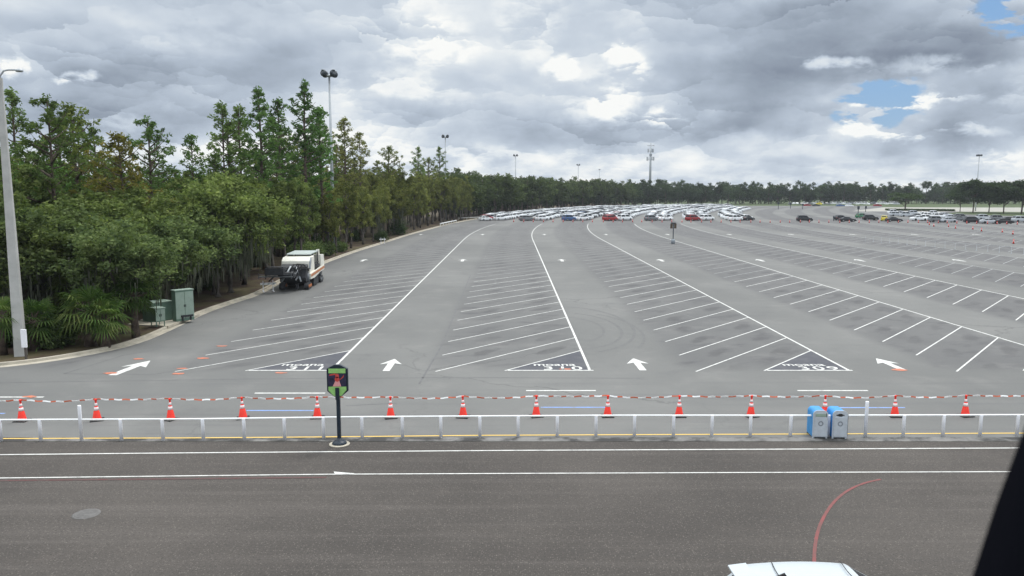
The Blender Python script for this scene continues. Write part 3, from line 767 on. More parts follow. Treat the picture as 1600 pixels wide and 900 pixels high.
b = MB(); b.lathe([(.05, .1), (.16, .06), (.19, 0), (.15, -.05)], (1.05, 0, 14.95), 14); b.build('lamp_head', M_galv, e)
# small white notice beside it
gx, gy = G(42, 564)
e = empty('notice_post', (gx + .1, gy - .2, 0), label='short post with white notice box beside the concrete pole', cat='sign')
b = MB(); b.box((0, 0, .55), (.09, .09, 1.1)); b.build('post', M_barkgrey, e)
b = MB(); b.box((0, -.06, 1.25), (.27, .1, .95)); b.build('notice', M_pvc, e, bevel=.01)

def mast(x, y, h, label):
    e = empty('floodlight_mast', (x, y, 0), rnd.random() * 1, label, 'light mast', 'high floodlight masts round the car park')
    b = MB(); b.tube([(0, 0, 0), (0, 0, h * .5), (0, 0, h)], [.30, .22, .13], 12); b.build('pole', M_galv, e)
    b = MB(); b.lathe([(.42, 0), (.42, .12), (.3, .2)], n=16); b.build('base', M_conc, e)
    b = MB(); b.lathe([(.3, h - .35), (.55, h - .25), (.55, h - .18), (.2, h - .05)], n=16); b.build('ring', M_galv, e)
    for i in range(4):
        a = i * math.pi / 2 + .4; c, s = math.cos(a), math.sin(a)
        b = MB(); p0 = Vector((c * .45, s * .45, h - .1)); p1 = Vector((c * 1.25, s * 1.25, h + .22))
        b.tube([p0, p0.lerp(p1, .35), p0.lerp(p1, .7), p1], [.20, .42, .50, .34], 12); f = b.build('floodlight', M_lamp, e)
        b = MB(); q = p0.lerp(p1, .8) + Vector((0, 0, .36)); b.lathe([(.25, 0), (.18, .09)], tuple(q), 10); b.build('cap', M_galv, f)
masts = [(522, 115, 113, 'tallest looking floodlight mast rising from the pine wood'), (697, 244, 212, 'floodlight mast beside the kerb end, second along the wood'), (805.5, 372, 242, 'floodlight mast above the leftmost rows of parked cars'),
         (903, 505, 257, 'faint floodlight mast left of the phone tower'), (1524, 366, 242, 'floodlight mast above the oaks at far right')]
for px, Y, top, lab in masts:
    h = zfor(Y, top) - .3; mast(xfor(px, Y, 0), Y, h, lab)
e = empty('light_pole', (xfor(936, 640), 640, 0), label='thin distant pole on the skyline left of the phone tower', cat='pole')
b = MB(); b.tube([(0, 0, 0), (0, 0, zfor(640, 265))], [.3, .15], 8); b.build('pole', M_galv, e)
b = MB(); b.box((0, 0, zfor(640, 265)), (1.6, .4, .5)); b.build('lamp_head', M_lamp, e)
Y = 556; e = empty('phone_tower', (xfor(1015, Y), Y, 0), label='tall grey phone mast with two tiers of antennas above the treeline', cat='phone tower')
ht = zfor(Y, 227)
b = MB(); b.tube([(0, 0, 0), (0, 0, ht * .6), (0, 0, ht)], [1.0, .8, .45], 14); b.build('pole', M_galv, e)
for zc_, rr_ in ((ht - 4.0, 2.0), (ht - 9.6, 2.6)):
    b = MB()
    for k in range(12):
        a0, a1 = k * math.pi / 6, (k + 1) * math.pi / 6
        b.tube([(rr_ * math.cos(a0), rr_ * math.sin(a0), zc_), (rr_ * math.cos(a1), rr_ * math.sin(a1), zc_)], .10, 5)
    for k in range(3): b.tube([(0, 0, zc_), (rr_ * math.cos(k * 2.094), rr_ * math.sin(k * 2.094), zc_)], .12, 5)
    pf = b.build('platform', M_galv, e)
    for k in range(9):
        a = k * 2 * math.pi / 9; b = MB(); b.box((rr_ * math.cos(a), rr_ * math.sin(a), zc_ + .3), (.32, .32, 2.6), rz=a); b.build('antenna', M_pvc if k % 3 == 0 else M_mgrey, pf)
b = MB(); b.box((0, 0, ht - .3), (5.0, .25, .25)); b.box((0, 0, ht + .4), (.2, .2, 1.6)); b.build('top_bar', M_lamp, e)
b = MB(); b.box((0, 0, ht - 6.8), (1.6, 1.6, 1.4)); b.build('equipment', M_mgrey, e)

# sign in the middle of the lot
Yp = G(1051.5, 381)[1]; e = empty('lot_sign', (xfor(1051.5, Yp), Yp, 0), label='dark post with small hanging panels in mid car park', cat='sign')
b = MB(); b.lathe([(.35, 0), (.33, .75), (.25, .8)], n=14); b.build('base', M_mgrey, e)
zt = zfor(Yp, 348.5); b = MB(); b.box((0, 0, zt / 2), (.13, .13, zt)); b.build('post', M_navy, e)
for sx in (-1, 1):
    b = MB(); b.box((sx * .32, 0, zt - .5), (.4, .06, .85)); b.build('panel', M_dullbrown, e)
b = MB(); b.box((0, 0, zt), (.75, .14, .14)); b.build('crossbar', M_navy, e)
def small_sign(px, pb, pt, label, panel=True):
    Y = G(px, pb)[1]; e = empty('sign_post', (xfor(px, Y), Y, 0), label=label, cat='sign')
    zt = zfor(Y, pt); b = MB(); b.box((0, 0, zt / 2), (.2, .2, zt)); b.build('post', M_navy, e)
    if panel:
        b = MB(); b.box((0, -.12, zt - .55), (.85, .08, 1.1)); b.build('panel', M_lamp, e, bevel=.02)
small_sign(1340.5, 338, 322, 'dark sign post beside the small green car')
small_sign(1352.5, 331, 322, 'dark sign post right behind the black parked cars')
small_sign(1216, 327, 316, 'slim dark sign post at the empty far lot, leftmost')
small_sign(1235, 326, 317, 'slim dark sign post at the empty far lot, middle')
small_sign(1254, 327, 318, 'slim dark sign post at the empty far lot, rightmost')

# ------------------------------------------------------------------ utility cabinets
pad = [G(200, 511), G(263, 514), G(312, 494), G(262, 489)]
b = MB(); b.prism([(p[0], p[1]) for p in pad], 'z', .05, .19); tag(b.build('concrete_pad', M_conc), kind='structure')
def cabinet(px, py, w, d, h, rz, label, mfront, legs=False, roof=.06):
    x, y = G(px, py, .2); e = empty('utility_cabinet', (x, y, .19), rz, label, 'utility cabinet', 'green utility cabinets on the concrete pad')
    z0 = .3 if legs else 0
    b = MB(); b.box((0, 0, z0 + (h - z0) / 2), (w, d, h - z0)); b.build('cabinet_body', M_cabgreen, e, bevel=.012)
    b = MB(); b.box((0, 0, h + roof / 2), (w + .07, d + .07, roof)); b.build('lid', M_cabpale, e, bevel=.012)
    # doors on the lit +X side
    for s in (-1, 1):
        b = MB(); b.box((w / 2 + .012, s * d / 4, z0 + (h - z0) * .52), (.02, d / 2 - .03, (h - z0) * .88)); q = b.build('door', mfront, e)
        b = MB(); b.box((w / 2 + .04, s * .05, z0 + (h - z0) * .5), (.03, .03, .16)); b.build('handle', M_mdark, q)
    if legs:
        for sx in (-1, 1):
            for sy in (-1, 1):
                b = MB(); b.box((sx * (w / 2 - .05), sy * (d / 2 - .05), .15), (.05, .05, .3)); b.build('leg', M_cabgreen, e)
    return e
cabinet(247, 500, 1.15, 1.5, 1.25, R(-38), 'squat green transformer cabinet behind the small cabinet on legs', M_cabgreen)
cabinet(247, 508.5, .82, .62, 1.15, R(-42), 'small green cabinet on legs at the pad front edge', M_cabpale, legs=True)
tc_ = cabinet(287, 500, .55, 1.25, 2.05, R(-42), 'tall pale green cabinet at the right end of the pad', M_cabpale)
b = MB(); b.box((.33, .1, .33), (.14, .8, .12)); b.box((.33, .35, .15), (.08, .08, .3)); b.box((.33, -.2, .15), (.08, .08, .3)); b.build('pipework', M_mdark, tc_)

# ------------------------------------------------------------------ cold milling machine
mx, my = -19.7, 68.8
e = empty('milling_machine', (mx, my, 0), R(3), label='cream and black road milling machine parked by the kerb', cat='road machine'); e.scale = (1.12, 1.0, .93)
def part(name, m, fn, parent=e, bevel=0.0):
    b = MB(); fn(b); return b.build(name, m, parent, bevel=bevel)
part('engine_body', M_cream, lambda b: b.prism([(2.3, 1.15), (2.3, 1.9), (2.55, 2.7), (3.1, 3.02), (4.6, 3.08), (4.6, 1.15)], 'x', -1.15, 1.15), bevel=.05)
part('hood_grille', M_mgrey, lambda b: b.prism([(2.26, 1.95), (2.50, 2.68), (3.05, 3.05), (3.05, 2.6), (2.6, 1.9)], 'x', 1.12, 1.19))
part('side_skirt', M_cream, lambda b: b.prism([(2.2, .95), (2.2, 1.5), (8.8, 1.75), (8.8, 1.25), (6.8, 1.2), (4.0, .9)], 'x', 1.14, 1.26), bevel=.015)
part('orange_stripe', M_morange, lambda b: b.prism([(2.25, 1.16), (2.25, 1.42), (8.75, 1.64), (8.75, 1.4)], 'x', 1.27, 1.285))
part('chassis', M_mdark, lambda b: b.box((0, 5.4, 1.1), (2.1, 6.6, .7)))
part('operator_deck', M_mdark, lambda b: (b.box((0, 6.1, 1.9), (2.2, 2.9, .12)), b.box((1.05, 5.9, 2.25), (.06, 2.4, .10)), b.box((1.05, 5.9, 2.0), (.06, 2.4, .10)), b.box((.3, 5.8, 2.3), (.9, .6, .8))))
for yy_ in (4.9, 7.3):
    for xx_ in (-.95, .95): part('canopy_post', M_mdark, lambda b: b.tube([(xx_, yy_, 1.9), (xx_, yy_, 3.3)], .045, 8))
part('canopy', M_canopy, lambda b: b.prism([(3.9, 3.22), (4.0, 3.32), (7.3, 3.38), (7.5, 3.30), (7.5, 3.22), (7.3, 3.27)], 'x', -1.0, 1.0), bevel=.02)
part('seat', M_mgrey, lambda b: (b.box((.5, 6.2, 2.4), (.5, .5, .12)), b.box((.5, 6.45, 2.75), (.5, .12, .65))))
part('rear_hood', M_cream, lambda b: b.prism([(7.5, 1.5), (7.5, 2.95), (8.9, 2.85), (9.1, 2.4), (9.1, 1.5)], 'x', -1.2, 1.22), bevel=.05)
part('exhaust', M_cream, lambda b: b.box((.9, 7.75, 3.15), (.25, .3, .6)))
def tracks(b, x, y):
    L, r = 1.5, .33; P = []
    for i in range(9): a = R(90 + 180 * i / 8); P.append((y - L / 2 + r + r * math.cos(a), r + .02 + r * math.sin(a)))
    for i in range(9): a = R(-90 + 180 * i / 8); P.append((y + L / 2 - r + r * math.cos(a), r + .02 + r * math.sin(a)))
    b.prism(P, 'x', x - .17, x + .17)
for xx_ in (-.95, 1.05):
    for yy_ in (1.9, 7.6):
        tr = part('crawler_track', M_mdark, lambda b: tracks(b, xx_, yy_))
        part('track_frame', M_rust if yy_ < 3 else M_mmid, lambda b: (b.box((xx_ + .18, yy_, .36), (.06, 1.0, .22)), b.tube([(xx_ - .2, yy_ - .45, .36), (xx_ + .22, yy_ - .45, .36)], .16, 10), b.tube([(xx_ - .2, yy_ + .45, .36), (xx_ + .22, yy_ + .45, .36)], .16, 10)), tr)
        part('lift_column', M_mmid, lambda b: b.tube([(xx_, yy_, .5), (xx_, yy_, 1.6)], .15, 12))
part('drum_housing', M_mdark, lambda b: b.prism([(4.0, .12), (4.0, 1.0), (6.2, 1.0), (6.2, .12)], 'x', -1.15, 1.17), bevel=.04)
# folded conveyor hanging off the near end
conv = part('conveyor_frame', M_mmid, lambda b: [b.box((x_, .9, 1.5), (.08, 2.9, .12), rx=R(14)) for x_ in (-.55, .55)] + [b.box((x_, .75, 1.95), (.08, 2.9, .10), rx=R(8)) for x_ in (-.55, .55)] + [b.box((0, .1 + i * .45, 1.45 + i * .08), (1.1, .06, .06)) for i in range(6)])
part('conveyor_belt', M_mdark, lambda b: b.box((0, .8, 1.70), (.95, 3.0, .10), rx=R(11)), conv)
part('conveyor_head', M_mdark, lambda b: (b.box((-1.0, -.55, 2.0), (1.45, .8, .65)), b.tube([(-1.6, -.2, 1.0), (-.9, .3, 1.9), (-.4, .9, 2.2)], .07, 7), b.tube([(-1.7, -.8, 1.3), (-1.7, -.3, 2.3)], .05, 6), b.box((-.95, -.62, 2.45), (1.3, .6, .06)), b.box((-1.57, -.6, 2.25), (.05, .5, .4)), b.box((-.33, -.6, 2.25), (.05, .5, .4)), b.box((-.2, -.3, 1.7), (1.2, .5, .3))), bevel=.03)
part('bumper_platform', M_mmid, lambda b: (b.box((-.95, -.45, 1.52), (2.6, .9, .06)), b.box((-.95, -.9, 1.75), (2.6, .04, .04)), b.box((-2.2, -.9, 1.6), (.05, .05, .5)), b.box((.3, -.9, 1.6), (.05, .05, .5))))
part('front_counterweight', M_mdark, lambda b: b.prism([(1.3, .75), (1.1, 1.2), (1.5, 2.2), (2.3, 2.45), (2.3, .75)], 'x', -1.05, 1.05), bevel=.05)
for i, (x0, x1, z1_) in enumerate(((.25, .95, 2.5), (.4, 1.05, 2.35), (.1, .85, 2.6), (.55, 1.1, 2.2), (-.2, .6, 2.55))):
    part('hose', M_rubber, lambda b: b.tube([(x0, .9, 1.0 + .1 * i), (x0 + .1, .5, 1.7), ((x0 + x1) / 2, .65, z1_), (x1, 1.4, z1_ - .1), (x1 + .05, 2.3, 1.7 + .1 * i)], .05, 7))
part('hydraulic_ram', M_galv, lambda b: b.tube([(.75, .6, .9), (.2, 1.5, 2.3)], .07, 10))
part('hydraulic_ram', M_galv, lambda b: b.tube([(-.75, .6, .9), (-.2, 1.5, 2.3)], .07, 10))
part('work_lamp', M_lampglass, lambda b: b.lathe([(.08, 0), (.10, .06)], (.85, 2.25, 2.15), 10))
part('near_wheel_guard', M_mdark, lambda b: (b.box((-.6, .3, .55), (.25, .5, .6)), b.box((.45, .6, .45), (.2, .3, .5))))

# white barricade beside it, small barricade pack, guard rail
def barricade(name, x, y, rz, L, h, label, cat, boards=2):
    e = empty(name, (x, y, 0), rz, label, cat)
    for i in range(boards):
        b = MB(); z = h - .12 - i * .3
        b.box((0, -.02, z), (L, .03, .18)); b.build('board', M_rail, e)
        b = MB()
        for k in range(int(L / .45)): b.add([(-L / 2 + .15 + k * .45, -.037, z - .08), (-L / 2 + .30 + k * .45, -.037, z - .08), (-L / 2 + .4 + k * .45, -.037, z + .08), (-L / 2 + .25 + k * .45, -.037, z + .08)], [(0, 1, 2, 3)])
        b.build('stripes', M_taper if boards > 1 else M_galv, e)
    for s in (-1, 1):
        b = MB(); b.box((s * (L / 2 - .25), .0, h / 2 + .05), (.07, .05, h + .2)); b.box((s * (L / 2 - .25), .0, .05), (.09, .7, .07)); b.build('leg', M_pvc, e)
g = G(421, 456); barricade('road_barricade', g[0] - .1, g[1], R(28), 1.35, .85, 'low white barricade rail in front of the milling machine', 'barricade', 1)
g = G(598, 381); barricade('road_barricade', g[0], g[1], R(20), 1.1, .9, 'small white barricade standing on the kerb beyond the machine', 'barricade', 1)
def guard(name, p0, p1, h, label, m):
    e = empty(name, (p0[0], p0[1], 0), label=label, cat='barrier'); d = (p1[0] - p0[0], p1[1] - p0[1])
    b = MB(); b.tube([(0, 0, h), (d[0], d[1], h)], .14, 6); b.build('rail', m, e)
    n = max(3, int(math.hypot(*d) / 3))
    for i in range(n):
        t = i / (n - 1); b = MB(); b.box((d[0] * t, d[1] * t, h / 2), (.15, .15, h)); b.build('post', m, e)
guard('guard_rail', G(688, 354), G(713, 348.5), .75, 'short white guard rail where the kerb turns away', M_rail)
guard('guard_rail', G(716, 344.3), G(766, 342), .7, 'long low grey barrier at the end of the wood', M_pole)

# ------------------------------------------------------------------ vegetation
def trunk_mesh(b, h, r, rng, lean=.03, top=.9, n=8):
    pts = []; x = y = 0
    for i in range(9):
        t = i / 8; pts.append((x, y, h * top * t)); x += rng.uniform(-1, 1) * lean * h / 8; y += rng.uniform(-1, 1) * lean * h / 8
    rad = [r * (1.25 if i == 0 else 1) * (1 - .8 * i / 8) for i in range(9)]
    b.tube(pts, rad, n); return pts
def at_h(pts, z):
    for a, c in zip(pts, pts[1:]):
        if c[2] >= z: t = (z - a[2]) / max(c[2] - a[2], 1e-6); return Vector(a).lerp(Vector(c), t)
    return Vector(pts[-1])
LIB = {}
def lib_tree(key, trunk_b, leafV, leafF, bark, leafm, moss=None):
    t = trunk_b.build('trunk', bark, recalc=False); me_t = t.data; bpy.data.objects.remove(t)
    me_c = np_mesh('crown', leafV, leafF, leafm, link=False)
    me_m = np_mesh('spanish_moss', *moss, M_moss, link=False) if moss is not None else None
    LIB[key] = (me_t, me_c, me_m)
def pine(key, h, spread, start, seed, nl=36, dens=19, sparse=.72, tuft=.40):
    rng = np.random.default_rng(seed); b = MB(); pts = trunk_mesh(b, h, .0125 * h + .03, rng, .04, .97)
    C = []
    for i in range(nl):
        t = start + (1 - start) * ((i + rng.uniform(0, .8)) / nl) ** .9
        az = i * 2.4 + rng.uniform(-.5, .5); u = (t - start) / (1 - start)
        prof = (math.sin(math.pi * min(1, u * .80 + .22)) ** .7) * (1 - .35 * u)
        L = spread * prof * rng.uniform(.55, 1.15) + .35
        base = at_h(pts, h * t * .97); up = .05 + .75 * u + rng.uniform(-.15, .2)
        p = [base]; d = Vector((math.cos(az), math.sin(az), up * .5)).normalized()
        for s in range(4):
            d = (d + Vector((rng.uniform(-.22, .22), rng.uniform(-.22, .22), .14))).normalized(); p.append(p[-1] + d * L / 4)
        b.tube([tuple(q) for q in p], [.020 * L + .03, .016 * L + .02, .012 * L + .012, .018, .01], 5, cap=False)
        n = max(3, int(L * 3.0 * sparse))
        for j in range(n):
            s = rng.uniform(.30, 1.0) * 4; k = min(int(s), 3); q = p[k].lerp(p[k + 1], s - k)
            side_ = Vector((rng.normal(), rng.normal(), rng.normal() * .45 + .25)) * L * .15
            e_ = q + side_; b.tube([tuple(q), tuple(e_)], [.02, .01], 3, cap=False); C.append((e_.x, e_.y, e_.z, tuft * rng.uniform(.7, 1.25)))
    C.append((pts[-1][0], pts[-1][1], pts[-1][2] + .1, .5))
    C = np.array(C); idx = np.repeat(np.arange(len(C)), dens); P = rng.normal(size=(len(idx), 3)); P /= np.linalg.norm(P, axis=1)[:, None]
    P *= (rng.uniform(0, 1, len(idx)) ** .45)[:, None] * C[idx, 3:4]; P[:, 2] *= .72
    V, Fq = leaves(C[idx, :3] + P, .12, rng, 1.5, .8)
    lib_tree(key, b, V, Fq, M_bark, M_leafpine)
def broad(key, h, r, seed, clumps=60, per=230, leaf=.15, bark=None, leafm=None, moss=False, low=.3, flat=1.0, stems=1):
    rng = np.random.default_rng(seed); b = MB(); bark = bark or M_barkgrey; leafm = leafm or M_leafbroad
    C = []; heads = []
    for st in range(stems):
        off = np.array([rng.uniform(-.5, .5), rng.uniform(-.5, .5)]) * (stems > 1)
        pts = trunk_mesh(b, h * .75, .022 * h + .04, rng, .10)
        nb = 9 // stems + 2
        for i in range(nb):
            t = rng.uniform(low * .8, .95); base = at_h(pts, h * .75 * t * .9); az = i * 2.4 + rng.uniform(-.4, .4)
            end = Vector((r * math.cos(az) * rng.uniform(.45, .95), r * math.sin(az) * rng.uniform(.45, .95), h * (low + (1 - low) * rng.uniform(.25, .95))))
            mid = base.lerp(end, .5) + Vector((rng.uniform(-.4, .4), rng.uniform(-.4, .4), rng.uniform(0, .5)))
            b.tube([tuple(base), tuple(mid), tuple(end)], [.012 * h, .008 * h, .015], 6, cap=False); heads.append((mid, end))
    zc_ = h * (low + 1) / 2; hz = h * (1 - low) / 2
    for i in range(clumps):
        th = rng.uniform(0, 6.283); ph = rng.uniform(-1, 1); q = rng.uniform(.3, 1.22) ** .7
        x = r * q * math.sqrt(1 - ph * ph) * math.cos(th); y = r * q * math.sqrt(1 - ph * ph) * math.sin(th); z = zc_ + hz * q * ph
        if rng.random() < .5 and heads:
            mm, ee = heads[rng.integers(len(heads))]; t = rng.uniform(.5, 1.1); v = mm.lerp(ee, t); x, y, z = v.x + rng.normal() * .4, v.y + rng.normal() * .4, v.z + rng.normal() * .3
        C.append((x, y, min(max(z, h * low * .7), h), rng.uniform(.10, .27) * r + .12))
    C = np.array(C); idx = np.repeat(np.arange(len(C)), per); P = rng.normal(size=(len(idx), 3)); P /= np.linalg.norm(P, axis=1)[:, None]
    P *= (rng.uniform(0, 1, len(idx)) ** .5)[:, None] * C[idx, 3:4]; P[:, 2] *= .72 * flat
    V, Fq = leaves(C[idx, :3] + P, leaf, rng, 1.15, .5)
    ms = None
    if moss:
        n = 420; th = rng.uniform(0, 6.283, n); q = r * rng.uniform(.2, .95, n); x = q * np.cos(th); y = q * np.sin(th); z = h * rng.uniform(low * .85, low + .38, n); L = rng.uniform(.4, 1.5, n); ww = rng.uniform(.03, .09, n)
        a = rng.uniform(0, 3.14, n); dx = np.cos(a) * ww; dy = np.sin(a) * ww
        MV = np.stack([np.stack([x - dx, y - dy, z], 1), np.stack([x + dx, y + dy, z], 1), np.stack([x + dx * .3 + .05, y + dy * .3, z - L], 1), np.stack([x - dx * .3 + .05, y - dy * .3, z - L], 1)], 1).reshape(-1, 3)
        ms = (MV, np.arange(n * 4).reshape(-1, 4))
    lib_tree(key, b, V, Fq, bark, leafm, ms)
pine('pine_a', 18, 4.6, .36, 1); pine('pine_b', 18, 3.0, .34, 2, 38); pine('pine_c', 18, 2.5, .45, 3, 30); pine('pine_d', 15, 4.4, .30, 4, 34)
pine('pine_e', 20, 3.4, .25, 5, 46, 24, .9); pine('pine_f', 17, 2.2, .5, 6, 22, 18, .7)
broad('cyp_a', 11, 2.7, 11, 120, 120, .13, low=.22); broad('cyp_b', 10, 2.3, 12, 105, 120, .12, low=.28); broad('oak_a', 8.5, 3.9, 13, 150, 130, .13, moss=True, low=.38); broad('oak_b', 8, 3.4, 14, 140, 125, .13, moss=True, low=.35)
broad('cyp_c', 12, 2.2, 15, 120, 120, .13, low=.18)
def shrub_mesh(key, h, r, seed, per=1, n=2600, leaf=.11, leafm=None):
    rng = np.random.default_rng(seed); b = MB()
    for i in range(9):
        az = i * .7; b.tube([(0, 0, 0), (r * .4 * math.cos(az), r * .4 * math.sin(az), h * .5), (r * .8 * math.cos(az), r * .8 * math.sin(az), h * .85)], [.04, .025, .01], 5, cap=False)
    c = rng.normal(size=(26, 3)); c /= np.linalg.norm(c, axis=1)[:, None]; c *= rng.uniform(.3, .85, 26)[:, None]; c = c * (r, r, h * .45) + (0, 0, h * .5)
    idx = rng.integers(0, 26, n); P = rng.normal(size=(n, 3)) * (.20 * r + .05)
    Q = c[idx] + P; Q[:, 2] = np.abs(Q[:, 2] - .05) + .05
    V, Fq = leaves(Q, leaf, rng, 1.2, .8); lib_tree(key, b, V, Fq, M_bark, leafm or M_leafbroad)
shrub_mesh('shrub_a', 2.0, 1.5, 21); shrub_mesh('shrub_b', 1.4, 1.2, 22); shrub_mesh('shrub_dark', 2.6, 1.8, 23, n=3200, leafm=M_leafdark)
def palm_mesh(key, ht, seed, nf=26, fr=1.15):
    rng = np.random.default_rng(seed); b = MB(); b.tube([(0, 0, 0), (.05, 0, ht * .5), (.0, .05, ht)], [.24, .2, .18], 10)
    V = []; Fq = []
    for i in range(nf):
        az = i * 2.4 + rng.uniform(-.2, .2); el = R(80 - 120 * (i / nf)); d = Vector((math.cos(az) * math.cos(el), math.sin(az) * math.cos(el), math.sin(el)))
        L = fr * rng.uniform(.8, 1.15); hub = Vector((0, 0, ht)) + d * L * .55; side_ = Vector((-math.sin(az), math.cos(az), 0)); upv = side_.cross(d)
        b.tube([(0, 0, ht), tuple(hub)], [.025, .015], 4, cap=False)
        for k in range(15):
            a = R(-95 + 190 * k / 14); dd = d * math.cos(a) + side_ * math.sin(a); tip = hub + dd * L * .8 + Vector((0, 0, -.35 * L * rng.uniform(.5, 1.2))); mid = hub + dd * L * .42
            wv = (d * -math.sin(a) + side_ * math.cos(a)) * .035
            o = len(V); V += [tuple(hub), tuple(mid + wv), tuple(tip), tuple(mid - wv)]; Fq.append((o, o + 1, o + 2, o + 3))
    lib_tree(key, b, np.array(V), np.array(Fq), M_bark, M_palm)
palm_mesh('palm_a', 2.2, 31); palm_mesh('palm_b', 1.3, 32, 22, 1.05)

def plant(key, x, y, h, rz, name, label, cat, group=None, tint=None, z=.1, wide=1.0):
    me_t, me_c, me_m = LIB[key]
    if key not in H0: H0[key] = max(v.co.z for v in me_c.vertices)
    s = h / H0[key]
    e = empty(name, (x, y, z), rz, label, cat, group); e.scale = (s * wide, s * wide, s)
    for nm, me in (('trunk', me_t), ('crown', me_c), ('spanish_moss', me_m)):
        if me is None: continue
        nm2 = {'trunk': 'stems' if 'shrub' in key else 'trunk', 'crown': {'s': 'foliage', 'p': 'crown'}.get(key[0], 'crown') if key[:4] != 'palm' else 'fronds', 'spanish_moss': 'spanish_moss'}[nm]
        o = bpy.data.objects.new(nm2, me); col.objects.link(o); o.parent = e
        if nm == 'spanish_moss': o['kind'] = 'stuff'
        if nm == 'crown': o.color = tuple(tint or (1, 1, 1)) + (1,)
    return e
H0 = {}
def tree_px(key, px, Y, top, **kw):
    z = zfor(Y, top); return plant(key, xfor(px, Y, z * .5), Y, z, rnd.random() * 6.28, **kw)
GP = 'pines of the wood on the left'
heroes = [
 ('pine_c', 30, 72, 136, 'sparse pine beside the concrete lamp pole', None), ('pine_a', 85, 56, 147, 'broad open pine just right of the lamp pole', None),
 ('pine_d', 128, 64, 160, 'spreading pine behind the palms, trunk forked low', (1.15, 1.0, .9)), ('pine_d', 196, 60, 205, 'rusty browned pine left of the broad dark pine', (1.5, .95, .8)),
 ('pine_a', 238, 66, 181, 'broad dark pine above the green cabinets', (.8, .9, .9)), ('pine_b', 302, 74, 208, 'bright green small pine right of the cabinets', (.95, 1.1, .9)),
 ('pine_c', 352, 84, 157, 'thin open pine left of the tallest dark pine', None), ('pine_e', 408, 88, 134, 'tall dark straight pine behind the milling machine', (.8, .95, .9)),
 ('pine_c', 378, 92, 162, 'slim pine tucked beside the tall dark pine', None), ('pine_b', 440, 100, 152, 'pine between the tall dark pine and the skyline peak', (.9, 1.1, .95)),
 ('pine_e', 478, 104, 123, 'tallest pine at the skyline peak beside the floodlight mast', (.9, 1.15, 1.0)), ('pine_b', 503, 108, 165, 'dense green pine wrapped round the first floodlight mast', (.9, 1.2, 1.0)),
 ('pine_b', 540, 134, 182, 'brownish pine just right of the first floodlight mast', (1.3, .95, 1.0)), ('pine_b', 562, 140, 205, 'brownish twin pine right of the mast', (1.3, .95, 1.0)),
 ('pine_d', 605, 165, 227, 'round topped pine midway along the wood', (1.2, 1.0, .9)), ('pine_c', 655, 210, 228, 'spindly pine left of the second floodlight mast', None),
 ('pine_c', 686, 236, 228, 'spindly pine against the second floodlight mast', None), ('pine_d', 668, 222, 245, 'squat pine between the two spindly pines', (1.2, 1, .9))]
for key, px, Y, top, lab, tint in heroes:
    tree_px(key, px, Y, top, name='pine_tree', label=lab, cat='pine tree', tint=tint, wide=1.0)
# more pines filling the skyline
sky_px = [0, 30, 150, 160, 270, 290, 330, 400, 480, 520, 560, 620, 690, 740, 800]
sky_py = [170, 165, 165, 200, 215, 225, 175, 155, 150, 190, 215, 238, 245, 266, 272]
r2 = random.Random(3)
for i in range(48):
    px = -60 + 860 * (i + r2.random() * .8) / 48
    Ymin = 1220 * 27 / max(800 - px, 85) * 1.0
    Y = min(Ymin * r2.uniform(1.05, 1.55) + r2.uniform(0, 12), 420)
    top = float(np.interp(px, sky_px, sky_py)) + r2.uniform(8, 85) * min(1, 100 / Y + .25)
    zone = 'behind the palms and shrubs' if px < 200 else 'behind the green cabinets' if px < 340 else 'above the milling machine' if px < 470 else 'around the first floodlight mast' if px < 600 else 'towards the second floodlight mast' if px < 720 else 'at the far end of the wood'
    tint = (1.25, 1.0, .9) if (px > 520 and r2.random() < .6) else (r2.uniform(.8, 1.2), r2.uniform(.9, 1.1), r2.uniform(.8, 1.1))
    tree_px(r2.choice(['pine_a', 'pine_b', 'pine_c', 'pine_f', 'pine_f', 'pine_e']) if px > 300 else r2.choice(['pine_a', 'pine_d', 'pine_c', 'pine_f']), px, Y, top, name='pine_tree', label='slender pine in the wood ' + zone, cat='pine tree', group=GP + ', ' + zone, tint=tint)
# leafy middle storey along the kerb, then deeper
r3 = random.Random(5)
def kx(Y): return float(np.interp(Y, [p[1] for p in kerb[3:]], [p[0] for p in kerb[3:]]))
Y = 47.0; n_ = 0
while Y < 262:
    for dep in (2.4, 6.5, 11.5, 18):
        if Y < 60 and dep < 6: continue
        yy_ = Y + r3.uniform(-1.5, 1.5); xx_ = kx(yy_) - dep - r3.uniform(-.8, 2.0)
        key = r3.choice(['cyp_a', 'cyp_b', 'cyp_c', 'cyp_b', 'oak_b'] if Y > 85 else ['oak_a', 'oak_b', 'cyp_a', 'cyp_c', 'oak_a'])
        h = r3.uniform(7.0, 10.5) + (1.0 if Y > 85 else 0) + dep * .05
        if Y > 150: h += 2.5
        zone = 'beside the green cabinets' if Y < 64 else 'beside the milling machine' if Y < 90 else 'near the first floodlight mast' if Y < 135 else 'along the far stretch of kerb'
        br = (1.22, 1.05, 1.0) if Y > 105 else (1, 1, 1)
        q = r3.uniform(.85, 1.15)
        plant(key, xx_, yy_, h, r3.random() * 6.28, 'leafy_tree', 'leafy mid height tree ' + zone + (' at the kerb' if dep < 3 else ' deep in the wood'), 'tree', 'leafy trees ' + zone, tint=(br[0] * q * 1.12, br[1] * q * 1.1, br[2] * q * .92), wide=r3.uniform(.8, 1.1) * (.75 if Y > 85 else 1))
        n_ += 1
    Y += 3.6 if Y < 120 else 6.0
